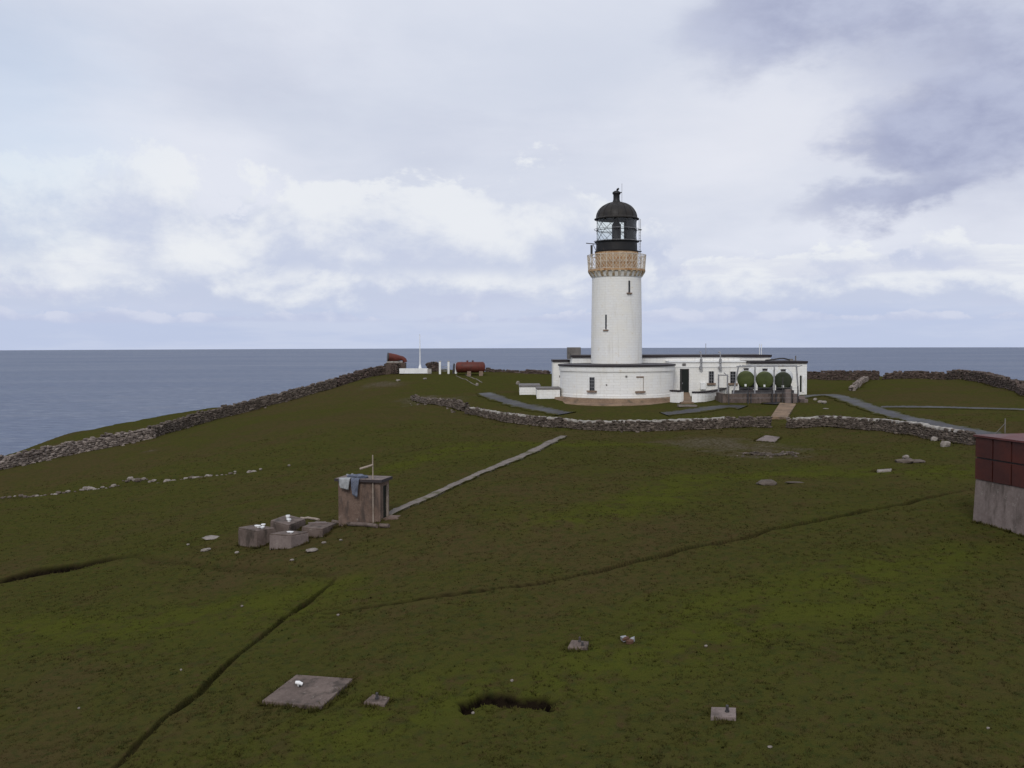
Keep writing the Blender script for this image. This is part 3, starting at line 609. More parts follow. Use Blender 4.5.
stone_wall('stone_wall', [(950,379.5),(981,383),(1005,388),(1040,400)], [1.0, 0.95, 0.75, 0.55], 0.8, 0.32, M['dark_stone'], 'dark skyline wall sloping down towards the sea at far right', pale=0.02)
stone_wall('stone_wall', [(852,390),(858,385.5),(866,380.5)], [0.3, 0.4, 0.42], 0.5, 0.22, M['rubble'], 'short ruined stub of stone wall standing alone in the right-hand field', pale=0.4)
stone_wall('stone_wall', [(414,399),(428,403),(440,405),(455,408),(466,411)], [0.25, 0.3, 0.35, 0.5], 0.7, 0.24, M['stone'], 'collapsed end of the field wall, low rubble in grass', ruin=0.3, pale=0.1)
stone_wall('stone_wall', [(745,453),(770,454),(795,452)], [0.10, 0.14, 0.10], 0.5, 0.16, M['stone'], 'footing of stones at ground level below the white slab', ruin=0.4, pale=0.1)
stone_meshes = []
for k, b in enumerate((0.4, 0.5, 0.6, 0.7, 0.8)):
    for mt in ('pale_stone', 'stone'):
        v = stone_shape(b); me_o = link_mesh('stone', v, IF.ravel(), np.arange(len(IF)) * 3, np.full(len(IF), 3), M[mt], tint=np.full(len(v), random.random()))
        stone_meshes.append((mt, me_o.data)); bpy.data.objects.remove(me_o)
def put_stone(px, py, wd, ht, label, group=None, pale=True, name='stone', dp=None, sink=0.25):
    p = G(px, py); me = random.choice([m_ for k, m_ in stone_meshes if (k == 'pale_stone') == pale])
    o = bpy.data.objects.new(name, me); COL.objects.link(o); o.location = (p[0], p[1], p[2] + ht * (0.5 - sink)); q_ = .8 if wd > .3 else .58; wd *= q_; ht *= q_; dp = dp and dp * .85; o.scale = (wd, dp or wd * random.uniform(.6, .9), ht); o.rotation_euler = (random.uniform(-.1, .1), random.uniform(-.1, .1), random.uniform(-.5, .5))
    return tag(o, label, 'stone', group)
# line of the old dyke on the left
for cx in (10, 38, 100, 125, 147, 165, 207, 235, 272, 345, 360, 380, 395, 425, 455, 493, 523, 552, 575, 600, 632, 670, 695, 725, 765, 790, 820, 840, 868, 905, 940, 998, 1016, 20, 60, 84, 112, 136, 180, 222, 256, 300, 326, 334, 370, 410, 440, 474, 508, 538, 562, 588, 616, 650, 684, 710, 744, 778, 804, 830, 888, 922):
    px = cx / 4; py = 340 + (625 - (cx - 10) * 0.110 - (8 if 480 < cx < 620 else 0)) / 4 + random.uniform(-.8, .8) + 1.5
    k = 1.15 if cx in (345, 360, 523, 552, 670) else random.uniform(0.45, 0.85)
    put_stone(px, py, 0.50 * k, 0.30 * k, 'small half-buried stone in the line of the old field dyke', 'stones in the line of the old dyke', pale=random.random() < 0.5)
for px, py in ((235, 470.5), (249, 469.5), (260.5, 467.5), (289, 464)):
    put_stone(px, py, 0.3, 0.22, 'small half-buried stone in the line of the old field dyke', 'stones in the line of the old dyke')
for px, py, wd, ht, lb in ((934,440.5,.42,.42,'pale boulder by the field wall, farther left of two'),(945,446,.62,.5,'larger pale boulder in the grass near the red-topped building'),(800,427,.95,.75,'big whitish boulder set against the foot of the capped wall'),
    (906,457,.4,.3,'white stone lying on the dark grey slab in the field'),(861,430,.3,.25,'little pale stone at the wall foot, right of the ramp'),(983,455,.35,.25,'pale stone just left of the red-topped building'),
    (820,402,.5,.3,'white stone in the heap by the road, largest'),(815,399,.4,.28,'white stone in the heap by the road, nearest the tanks'),(824,403.5,.5,.35,'white stone in the heap by the road, lowest'),(826,409,.6,.10,'flat pale stone in the grass below the road'),
    (477,385.5,.35,.5,'small white marker stone on grass below the red tank'),(518,384,.45,.55,'white stone at the corner of the low white store'),(212,537.5,.95,.10,'long flat stone left of the concrete blocks'),(188,544,.22,.14,'tiny pale stone left of the long flat stone'),(206,549,.5,.14,'flat pale stone left of the concrete blocks'),
    (237,551,.28,.14,'small pale stone below the leftmost concrete block'),(292,561,.28,.14,'small pale stone in front of the concrete blocks'),(312,552,.55,.16,'long pale stone in front of the concrete blocks'),(324,542,.3,.14,'pale stone at the corner of the right-hand concrete block'),(341,541,.22,.12,'tiny pale stone below the brown hut'),
    (242,606,.14,.12,'single pale stone in the grass above the long ditch'),(338,614,.16,.12,'single pale stone at the upper end of the long ditch'),(181,667,.10,.09,'tiny pale pebble in the grass left of the ditch'),(79,706,.10,.09,'tiny pale pebble in the grass at lower left'),
    (512,682,.12,.1,'small pale stone in grass above the peat hollow'),(473,713,.12,.1,'tiny stone at the edge of the peat hollow'),(770,749,.16,.08,'flat dull stone in the grass at lower right'),(706,652,.14,.1,'small grey stone in the grass, right of the rusty scrap'),(988,731,.1,.08,'tiny stone near the lower right corner'),
    (425,379.5,.5,.25,'pale stone on grass below the white plinth'),(398,381,.6,.3,'pale stone on the slope below the foghorn'),(337,383,.9,.8,'white-topped boulder on the ridge wall')):
    put_stone(px, py, wd, ht, lb, pale=True)
put_stone(917, 460, 0.9, 0.18, 'flat grey slab of rock beside a dark stone in the field', pale=False, dp=.7)
put_stone(905, 461, 1.0, 0.30, 'dark grey rock carrying a white stone in the field', pale=False, dp=.8)
put_stone(767, 483, 1.0, 0.28, 'brown flat-topped rock alone in the middle of the field', pale=False, dp=.9)
put_stone(795, 482.5, 1.1, 0.10, 'thin brown strip of rock right of the flat-topped rock', pale=False, dp=.35)

# ------------------------------------------------------------------ lighthouse
ZB = -5.09                                           # foot of the white walls
def zt(py, d=CD): return W(616.5, py, d)[2]
lh = empty('lighthouse', (CX, CD, ZB), 'tall round white lighthouse tower with ochre gallery band and black domed lantern', 'lighthouse')
C0 = (CX, CD, 0)
z_top = zt(277)
m = MB(); m.lathe([(2.50, ZB - .2), (2.47, zt(364)), (2.42, zt(320)), (2.36, z_top)], C0, 96); tw = m.build('tower_wall', M['tower'], lh, smooth=True, angle=40)
# slit windows cut as dark recesses framed by stone: a recess box, jambs and sill proud of the wall
def on_tower(px, r_):                                 # angle on the tower seen at a pixel column
    s_ = (ray(px, 343)[0] * (CD - 2.3) - CX) / r_; return math.asin(max(-1, min(1, s_)))
def slit(px, py0, py1):
    r_ = 2.40; a = on_tower(px, r_); out = np.array((math.sin(a), -math.cos(a), 0)); tan = np.array((math.cos(a), math.sin(a), 0))
    c = np.array((CX, CD, 0)) + out * r_; za, zb = zt(py1, CD - 2.4), zt(py0, CD - 2.4)
    m = MB(); m.box(c + np.array((0, 0, (za + zb) / 2)) + out * -0.05, (0.16, 0.16, zb - za), tan)
    wn = m.build('slit_window', M['pane'], lh)
    m = MB(); m.box(c + out * .04 + np.array((0, 0, za - .06)), (0.52, 0.20, 0.12), tan); m.build('sill', M['sill'], wn)
slit(629.3, 280.5, 292.5); slit(606.3, 314.5, 329.5)
# corbel table: cove, arches between brackets
zg = zt(270.5)
m = MB(); m.lathe([(2.37, z_top - .12), (2.44, z_top), (2.50, z_top + .12), (2.60, z_top + .40), (2.64, z_top + .46)], C0, 96); m.build('corbel_cove', M['tower'], lh, smooth=True, angle=40)
for k in range(28):
    m = MB(); a = 2 * math.pi * k / 28; o_ = np.array((math.cos(a), math.sin(a), 0)); t_ = np.array((-o_[1], o_[0], 0)); c = np.array(C0)
    pr = [(2.40, z_top - .02), (2.46, z_top - .02), (2.74, z_top + .42), (2.74, z_top + .50), (2.40, z_top + .50)]
    m.prism([c + o_ * r_ + t_ * -.12 + np.array((0, 0, h)) for r_, h in pr], [c + o_ * r_ + t_ * .12 + np.array((0, 0, h)) for r_, h in pr]); m.build('corbel', M['corbel'], lh)
m = MB(); m.lathe([(2.0, z_top + .46), (2.70, z_top + .46), (2.76, z_top + .50), (2.76, z_top + .64), (2.70, z_top + .68), (2.0, z_top + .68)], C0, 96, cap=False); m.build('gallery_floor', M['ochre'], lh)
zf = z_top + .68
z_mur = zt(250.5, CD - 2); z_lb = zt(239.5, CD - 2); z_gl = zt(219.8)
m = MB(); m.lathe([(2.03, z_top + .4), (2.03, z_mur - .22), (2.10, z_mur - .2), (2.10, z_mur - .06), (2.03, z_mur - .04), (2.03, z_mur)], C0, 96); m.build('lower_lantern_wall', M['ochre'], lh, smooth=True, angle=30)
m = MB(); rt, zr0, zr1 = 2.72, zf + .04, zf + 1.38
NP = 28
def rp(a, z, fl=0.0): return np.array((CX + (rt + fl * .10) * math.cos(a), CD + (rt + fl * .10) * math.sin(a), z))
for k in range(NP):
    a0, a1 = 2 * math.pi * k / NP, 2 * math.pi * (k + 1) / NP
    m.tube([rp(a0, zf - .02), rp(a0, zr1, 1)], 0.040 if k % 2 == 0 else 0.028, 6)
    for j in range(3):
        u0, u1 = j / 3, (j + 1) / 3; h0, h1 = zr0 + (zr1 - zr0) * u0, zr0 + (zr1 - zr0) * u1
        am = (a0 + a1) / 2
        for q0, q1 in (((a0, h0, u0), (am, h1, u1)), ((am, h0, u0), (a0, h1, u1)), ((am, h0, u0), (a1, h1, u1)), ((a1, h0, u0), (am, h1, u1))): m.tube([rp(*q0), rp(*q1)], 0.016, 4)
for zz, fl, rr in ((zr1, 1, .035), (zr0, 0, .028), ((zr0 + zr1) / 2, .5, .016)): m.tube([rp(2 * math.pi * k / 56, zz, fl) for k in range(57)], rr, 6)
m.build('gallery_railing', M['rail'], lh)
m = MB(); m.lathe([(1.99, z_mur), (2.10, z_mur), (2.12, z_mur + .10), (1.99, z_mur + .14), (1.97, z_lb - .10), (2.12, z_lb - .08), (2.12, z_lb), (1.6, z_lb)], C0, 48); m.build('lantern_base', M['black'], lh, smooth=True, angle=30)
m = MB(); m.lathe([(1.93, z_lb), (1.93, z_gl)], C0, 32, cap=False); gp = m.build('lantern_glass', M['glass'], lh, smooth=True)
m = MB(); NL = 11; zm = (z_lb + z_gl) / 2
def lp(a, z): return np.array((CX + 1.96 * math.cos(a), CD + 1.96 * math.sin(a), z))
for k in range(NL):
    a0, a1 = 2 * math.pi * k / NL, 2 * math.pi * (k + 1) / NL
    m.tube([lp(a0, z_lb), lp(a1, zm), lp(a0, z_gl)], 0.022, 5); m.tube([lp(a1, z_lb), lp(a0, zm), lp(a1, z_gl)], 0.022, 5)
m.tube([lp(2 * math.pi * k / 32, zm) for k in range(33)], 0.03, 5)
m.build('astragals', M['black'], lh)
for a0, a1 in ((-66, -14), (30, 62)): m = MB(); m.lathe([(1.90, z_lb), (1.90, z_gl)], C0, 10, a0, a1, cap=False); m.lathe([(1.88, z_gl), (1.88, z_lb)], C0, 10, a0, a1, cap=False); m.build('blanking_panel', M['black'], lh)
m = MB(); m.lathe([(.30, z_lb - .1), (.40, z_lb + .05), (.44, z_lb + .35), (.44, z_gl - .5), (.30, z_gl - .3), (.22, z_gl)], (CX - .02, CD, 0), 24); m.build('lens', M['dark_steel'], lh, smooth=True)
m = MB()
for zz, rr in ((zm + .12, 2.16), (z_lb + .02, 2.18)): m.tube([np.array((CX + rr * math.cos(2 * math.pi * k / 48), CD + rr * math.sin(2 * math.pi * k / 48), zz)) for k in range(49)], 0.022, 5)
for k in range(8):
    a = 2 * math.pi * (k + .3) / 8; o_ = np.array((math.cos(a), math.sin(a), 0)); m.tube([np.array(C0) + o_ * 1.95 + np.array((0, 0, zm + .12)), np.array(C0) + o_ * 2.16 + np.array((0, 0, zm + .12))], .018, 5)
m.build('handrail', M['steel'], lh)
z_d0, z_d1 = zt(219.6), zt(202)
hd = z_d1 - z_d0
prof = [(1.85, z_d0 - .02), (2.14, z_d0 - .02), (2.16, z_d0 + .06), (2.02, z_d0 + .14), (1.97, z_d0 + .2)] + [(1.96 * math.cos(t) ** 1.0 if t < 1.5 else .2, z_d0 + .2 + (hd - .2) * math.sin(t)) for t in np.linspace(0.08, 1.46, 14)]
m = MB(); m.lathe(prof, C0, 48); dm = m.build('dome', M['dome'], lh, smooth=True, angle=50)
m = MB()
for k in range(16):
    a = 2 * math.pi * k / 16; m.tube([np.array((CX + (r_ + .015) * math.cos(a), CD + (r_ + .015) * math.sin(a), h)) for r_, h in prof[4:]], .022, 4)
m.build('rib', M['dome'], dm)
zc = z_d1 - .06
m = MB(); m.lathe([(.44, zc), (.36, zc + .12), (.31, zc + .3), (.31, zc + .72), (.35, zc + .80), (.40, zc + .86), (.38, zc + 1.00), (.20, zc + 1.12)], (CX - .02, CD, 0), 20); cw = m.build('ventilator_cowl', M['black'], lh, smooth=True, angle=40)
m = MB(); cb = np.array((CX - .02, CD, zc + 1.05)); m.tube([cb, cb + np.array((.08, 0, .18)), cb + np.array((.22, -.05, .32))], (.16, .12, .08), 8); m.tube([cb + np.array((.05, 0, -.05)), cb + np.array((.50, 0, -.08))], .05, 6); m.build('wind_vane', M['black'], cw)
m = MB(); m.tube([(CX + .48, CD - .2, zc - .15), (CX + .48, CD - .2, zt(184))], .018, 5); m.build('lightning_rod', M['steel'], lh)
m = MB()  # outrigger and bracket on the left, ladder on the right
zl = zt(243.5, CD); m.tube([(CX - 1.9, CD - .4, zl - .1), (CX - 2.98, CD - .4, zl)], .045, 6); m.tube([(CX - 2.0, CD - .4, zl - .75), (CX - 2.35, CD - .4, zl - .05)], .03, 5)
m.box((CX - 2.45, CD - .4, zt(251.5)), (.20, .25, 1.15)); m.tube([(CX - 2.45, CD - .4, zt(258)), (CX - 2.45, CD - .4, zf)], .05, 6); m.build('outrigger', M['dark_steel'], lh)
m = MB(); xr = CX + 2.12
for dx_ in (-.0, .16): m.tube([(xr + dx_, CD - .35 + dx_, zf), (xr + dx_, CD - .35 + dx_, z_gl + .05)], .024, 5)
for k in range(14): zz = zf + .3 + k * .27; m.tube([(xr, CD - .35, zz), (xr + .16, CD - .19, zz)], .016, 4)
m.build('ladder', M['steel'], lh)
for zz in (zm + .05, z_lb + .03, z_mur + .06): m = MB(); m.box((CX + 2.2, CD - .3, zz), (.32, .25, .09)); m.build('ladder_bracket', M['black'], lh)

# ------------------------------------------------------------------ round building at its foot
rb = empty('round_building', (CX, CD, ZB), 'low round white building wrapped around the lighthouse foot', 'building')
RD = 5.48; z_r = W(616, 366.2, CD - RD)[2]
m = MB(); m.lathe([(RD + .03, ZB - .5), (RD + .03, ZB + .25), (RD, ZB + .27), (RD, z_r - .52)], C0, 120, cap=False); m.build('wall', M['drum'], rb, smooth=True, angle=30)
m = MB(); m.lathe([(RD - .02, z_r - .56), (RD + .09, z_r - .52), (RD + .10, z_r - .10), (RD + .06, z_r - .06), (RD - .3, z_r - .06)], C0, 120, cap=False); m.build('cornice', M['drum'], rb, smooth=True, angle=30)
m = MB(); m.lathe([(RD - .2, z_r - .059), (RD + .20, z_r - .055), (RD + .20, z_r + .08), (RD - .10, z_r + .11), (2.45, z_r + .16)], C0, 120, cap=False); m.build('roof', M['lead'], rb, smooth=True, angle=30)
def on_drum(px): return math.asin(max(-1, min(1, (ray(px, 343)[0] * (CD - 5.2) - CX) / RD)))
def drum_frame(px, r_=RD):
    a = on_drum(px); out = np.array((math.sin(a), -math.cos(a), 0)); return np.array((CX, CD, 0)) + out * r_, out, np.array((math.cos(a), math.sin(a), 0))
def drum_window(px, wd, py0, py1):
    c, out, tan = drum_frame(px); d = c[1]; za, zb = W(px, py1, d)[2], W(px, py0, d)[2]; up = np.array((0, 0, 1))
    m = MB(); m.box(c + up * (za + zb) / 2 - out * .02, (wd, .10, zb - za), tan); wn = m.build('window', M['pane'], rb)
    m = MB(); h = zb - za
    for sg in (-1, 1): m.box(c + tan * sg * (wd / 2 - .03) + up * (za + zb) / 2 + out * .045, (.05, .04, h), tan)
    m.box(c + up * (za + zb) / 2 + out * .044, (.035, .03, h), tan)
    for k in range(1, 4): m.box(c + up * (za + h * k / 4) + out * .043, (wd - .1, .028, .03), tan)
    m.build('frame', M['steel'], wn)
    m = MB(); m.box(c + up * (za - .08) + out * .08, (wd + .42, .28, .15), tan); m.build('sill', M['sill'], wn)
drum_window(592.6, .52, 377.3, 390.5)
c, out, tan = drum_frame(640); up = np.array((0, 0, 1)); za, zb = W(640, 391, c[1])[2], W(640, 377.5, c[1])[2]
m = MB(); m.box(c + up * (za + zb) / 2 - out * .03, (.60, .12, zb - za), tan); bw = m.build('blocked_window', M['drum'], rb)
m = MB(); m.box(c + up * (za - .08) + out * .07, (.95, .26, .15), tan); m.build('sill', M['sill'], bw)
m = MB(); m.box(c + up * (zb + .05) + out * .02, (.70, .12, .12), tan); m.build('lintel', M['sill'], bw)
m = MB(); m.box(c + tan * .32 + up * (za + zb) / 2 + out * .03, (.035, .04, zb - za), tan); m.build('jamb_edge', M['sill'], bw)
for px, py, sz in ((562, 376.5, .22), (562.5, 391.5, .20), (606.5, 384.8, .12), (626, 376.4, .18)):
    c, out, tan = drum_frame(px); m = MB(); m.box(c + up * W(px, py, c[1])[2] + out * .02, (sz, .12, sz * .8), tan); m.build('vent', M['roof'], rb)
# concrete apron round it
m = MB(); gz = [(RD + .04, ZB - .02), (RD + .75, ZB - .08), (RD + .85, ZB - .22), (RD + 1.0, ZB - .36), (RD + 2.0, ZB - .50), (RD + 2.2, ZB - .9)]
m.lathe(gz, C0, 96, 178, 352, cap=False); tag(m.build('pavement', M['tan'], None, smooth=True, angle=30), kind='structure')

# ------------------------------------------------------------------ flat-roofed buildings
def block(m, x0, x1, y0, y1, z0, z1): m.box(((x0 + x1) / 2, (y0 + y1) / 2, (z0 + z1) / 2), (x1 - x0, y1 - y0, z1 - z0)); return m
def X(px, d): return ray(px, 360)[0] * d
D1, D2, D0 = 100.2, 97.6, 104.0
fb = empty('flat_roofed_building', (X(700, D2), D2, -5.0), 'long white flat-roofed block behind the tower, with dark doorway and exhaust pipes', 'building')
zr1_ = W(690, 356.0, D1)[2]; zr2_ = W(690, 362.3, D2)[2]
xm0, xm1 = X(572, D1), X(770.5, D1); xe0, xe1 = X(669, D2), X(753, D2)
m = MB(); block(m, xm0, xm1, D1, D1 + 7, -5.6, zr1_ - .12); block(m, xe0, xe1, D2, D1 - .01, -5.6, zr2_); m.build('wall', M['wall'], fb)
m = MB(); block(m, xm0 - .1, xm1 + .1, D1 - .14, D1 + 7.1, zr1_ - .12, zr1_ + .10); m.build('roof', M['lead'], fb)
m = MB(); block(m, xe0 + .02, xe1 + .04, D2 - .09, D1 - .02, zr2_, zr2_ + .10); block(m, xe0 + .4, xe1, D2 - .05, D2 - .001, zr2_ - .5, zr2_ - .42); m.build('cornice', M['white'], fb)
def fwin(parent, px0, px1, py0, py1, D, kind='window', sill=True, bars=4):
    a, b = X(px0, D), X(px1, D); za, zb = W(px0, py1, D)[2], W(px0, py0, D)[2]; wd = b - a; xc = (a + b) / 2
    m = MB(); m.box((xc, D + .03, (za + zb) / 2), (wd, .08, zb - za)); wn = m.build(kind, M['pane'], parent)
    m = MB(); m.box((xc, D - .012, (za + zb) / 2), (.03, .03, zb - za))
    for k in range(1, bars): m.box((xc, D - .013, za + (zb - za) * k / bars), (wd, .026, .028))
    for sg in (-1, 1): m.box((xc + sg * (wd / 2 + .02), D - .015, (za + zb) / 2), (.06, .05, zb - za))
    m.build('frame', M['steel'], wn)
    if sill: m = MB(); m.box((xc, D - .07, za - .09), (wd + .42, .24, .17)); m.build('sill', M['sill'], wn)
    return wn
fwin(fb, 709.2, 713.6, 371.3, 383.0, D2); fwin(fb, 730.6, 735.4, 371.6, 383.0, D2)
# open doorway: near-black flat panel stands for the shade inside, dark strip at left
a, b = X(680, D2), X(689, D2); za, zb = W(685, 393.5, D2)[2], W(685, 368.8, D2)[2]
m = MB(); m.box(((a + b) / 2, D2 + .02, (za + zb) / 2), (b - a, .08, zb - za)); dr = m.build('door', M['door'], fb)
m = MB(); m.box((a + .12, D2 - .03, (za + zb) / 2), (.10, .06, zb - za)); m.box((b - .03, D2 - .03, (za + zb) / 2), (.06, .06, zb - za)); m.box(((a + b) / 2, D2 - .031, zb - .04), (b - a, .06, .08)); m.build('frame', M['dark_steel'], dr)
m = MB(); m.box((a + .25, D2 - .05, za + 1.0), (.04, .06, .14)); m.build('handle', M['steel'], dr)
m = MB(); m.box(((a + b) / 2 - .05, D2 - .04, zb + .42), (.34, .1, .22)); m.build('wall_lamp', M['roof'], fb)
for px, in ((700.5,), (719.7,)):
    x = X(px, D2); q = lambda py, y: np.array((x, y, W(px, py, D2)[2]))
    m = MB(); m.tube([q(367.5, D2 + .1), q(367.5, D2 - .28), q(366.5, D2 - .34), q(361.5, D2 - .34), q(356, D2 - .34), q(352.6, D2 - .2), q(351.8, D2 + .1), q(352.6, D2 + .5)], .055, 8); m.tube([q(362.8, D2 - .34), q(358.8, D2 - .34)], .13, 10); m.tube([q(367.6, D2 - .40), q(367.6, D2 + .05)], .17, 10); m.build('exhaust_pipe', M['steel'], fb)
m = MB(); block(m, X(700.2, D2), X(705.6, D2), D2 - .28, D2 - .002, W(700, 389.5, D2)[2], W(700, 382.6, D2)[2]); bevel(m.build('meter_box', M['white'], fb))
m = MB(); x = X(706.7, D1); m.tube([(x, D1 + .5, zr1_), (x, D1 + .5, W(707, 343.5, D1)[2])], .03, 6); m.build('aerial', M['steel'], fb)
for px in (724.5, 764.5, 766.3):
    x = X(px, D1); m = MB(); m.tube([(x, D1 + 2, zr1_), (x, D1 + 2, W(px, 352 if px < 760 else 344, D1)[2])], .035, 6); m.build('roof_mast', M['white'], fb)
# grey chimney box and a lower annexe on the left
m = MB(); block(m, X(567.3, D1 + 3), X(580.5, D1 + 3), D1 + 2.4, D1 + 3.8, zr1_ - .3, W(570, 347.3, D1 + 3)[2]); bevel(m.build('chimney', M['roof'], fb), .03)
an = empty('annexe', (X(560, D0), D0, -5.0), 'narrow white annexe with dark flat roof at the left of the round building', 'building')
za = W(560, 361.0, D0)[2]
m = MB(); block(m, X(553.2, D0), X(571.5, D0), D0, D0 + 3.5, -5.6, za - .1); m.build('wall', M['wall'], an)
m = MB(); block(m, X(552.6, D0), X(571.6, D0), D0 - .12, D0 + 3.6, za - .1, za + .12); m.build('roof', M['lead'], an)
# low wing on the right, behind the tanks
D3 = 96.0
lw = empty('low_wing', (X(780, D3), D3, -4.9), 'lower white flat-roofed wing standing behind the green fuel tanks', 'building')
zr3 = W(780, 362.4, D3)[2]
m = MB(); block(m, X(750.5, D3), X(807, D3), D3, D3 + 6, -5.6, zr3 - .1); m.build('wall', M['wall'], lw)
m = MB(); block(m, X(750, D3), X(807.6, D3), D3 - .12, D3 + 6.1, zr3 - .1, zr3 + .12); m.build('roof', M['lead'], lw)
m = MB(); a, b = X(800, D3), X(801.8, D3); block(m, a, b, D3 - .02, D3 + .05, W(800, 392, D3)[2], W(800, 375.5, D3)[2]); d_ = m.build('door', M['door'], lw)
m = MB(); block(m, X(802.4, D3), X(804.2, D3), D3 - .06, D3 - .001, W(800, 392, D3)[2], W(800, 375.5, D3)[2]); block(m, X(805.6, D3), X(806.6, D3), D3 - .06, D3 - .001, -5.5, W(800, 375.5, D3)[2]); m.build('frame', M['white'], d_)
m = MB(); P_ = [np.array((X(px, D3), D3 + 1.0, zr3 + .14 + h)) for px, h in ((768, .05), (776, .12), (782, .22), (787, .22), (793, .06))]; m.tube(P_, .08, 6); m.build('roof_pipe', M['dark_steel'], lw)
m = MB(); m.box((X(798, D3), D3 + .8, zr3 + .35), (.10, .10, .55)); m.box((X(793.5, D3), D3 + .8, zr3 + .22), (.30, .3, .22)); m.build('roof_vent', M['roof'], lw)
# low stores on the left
def store(px0, px1, py_b, py_t, d, dep, label, nm='low_store'):
    p = np.array((X((px0 + px1) / 2, d), d, W(px0, py_b, d)[2])); r_ = empty(nm, p, label, 'outbuilding')
    zt_ = W(px0, py_t, d)[2]; m = MB(); block(m, X(px0, d), X(px1, d), d, d + dep, p[2] - .5, zt_ - .08); m.build('wall', M['wall'], r_)
    m = MB(); block(m, X(px0, d) - .06, X(px1, d) + .06, d - .06, d + dep + .06, zt_ - .08, zt_ + .06); m.build('roof', M['roof'], r_); return r_
store(519.5, 540, 392.6, 386.0, 99.0, 5, 'low white store with grey flat roof, farther left of two')
store(536.8, 560, 395.4, 388.6, 95.4, 3.2, 'low white store with grey roof adjoining the round building')
# yard walls
def yard(pix, ztop, zbot, th, label):
    P = resample(np.array(pix), .4); d = np.gradient(P, axis=0); d /= np.linalg.norm(d, axis=1)[:, None]; nr = np.c_[-d[:, 1], d[:, 0]]; n = len(P)
    r_ = empty('yard_wall', (*P[n // 2], zbot), label, 'wall')
    def sweep(hw, z0_, z1_, nm, mt):
        V = []
        for i in range(n):
            for u, z in ((-1, z0_), (1, z0_), (1, z1_), (-1, z1_)): V.append(np.r_[P[i] + nr[i] * hw * u, z])
        F = [(i * 4 + k, i * 4 + (k + 1) % 4, (i + 1) * 4 + (k + 1) % 4, (i + 1) * 4 + k) for i in range(n - 1) for k in range(4)] + [(3, 2, 1, 0), tuple((n - 1) * 4 + k for k in range(4))]
        m = MB(); m.add(V, F); return m.build(nm, mt, r_)
    sweep(th / 2, zbot - .5, ztop - .14, 'wall', M['wall']); sweep(th / 2 + .06, ztop - .14, ztop, 'coping', M['lead'])
xy = lambda px, d: (X(px, d), d)
zy = W(700, 391.3, 90.6)[2]
yard([xy(671.5, 91.9), xy(678, 91.2), xy(682.5, 90.8)], zy + .08, -5.4, .34, 'short white yard wall with dark coping, left of the entrance gap')
yard([xy(692, 90.4), xy(699, 90.3), xy(706, 91.0), xy(714, 93.2), xy(720, 95.0), xy(724, 96.8)], zy, -5.4, .34, 'curved white yard wall with dark coping, right of the entrance gap')
tag(MB().box((X(687, 89.5), 89.4, -5.42), (1.2, .7, .16)).build('doorstep', M['tan'], None, loc=(X(687, 89.5), 89.4, -5.42)), 'flat tan step in the entrance gap of the yard walls', 'step')
p = G(687, 406.5); tag(MB().box((p[0], p[1], p[2] + .03), (1.6, .9, .12), jit=.02).build('paving_slab', M['path'], None, loc=p), 'flat tan slab in grass in front of the entrance gap', 'slab')
a, b = X(683, 90.2), X(691.5, 90.2); c, d_ = X(689.5, 97.4), X(679.5, 97.4)
q4 = [np.array((a, 89.8, -5.36)), np.array((b, 89.8, -5.36)), np.array((c, 97.45, -4.86)), np.array((d_, 97.45, -4.86))]
tag(MB().prism([p - np.array((0, 0, .5)) for p in q4], q4).build('path.002', M['tan']), kind='structure')
# steel gate by the yard wall
gt = empty('steel_gate', (X(723, 92), 92, -5.3), 'tall grey steel gate frame beside the curved yard wall', 'gate')
m = MB(); gz0 = -5.4
for px in (718.6, 727.6): m.tube([(X(px, 92), 92, gz0), (X(px, 92), 92, W(px, 374.5, 92)[2])], .07, 8)
m.tube([(X(718.6, 92), 92, W(718, 375.2, 92)[2]), (X(727.6, 92), 92, W(718, 375.2, 92)[2])], .05, 8); m.tube([(X(724, 92), 92, W(718, 372.5, 92)[2]), (X(728.5, 92), 92, W(718, 377, 92)[2])], .045, 6)
m.build('gate_frame', M['steel'], gt)
m = MB(); xa, xb = X(718.9, 92), X(727.3, 92)
for k in range(7): x = xa + (xb - xa) * (k + .5) / 7; m.tube([(x, 92.02, -5.2), (x, 92.02, W(718, 388, 92)[2])], .018, 5)
for zz in (-5.1, W(718, 388, 92)[2]): m.tube([(xa, 92.02, zz), (xb, 92.02, zz)], .03, 5)
m.build('gate_leaf', M['dark_steel'], gt)
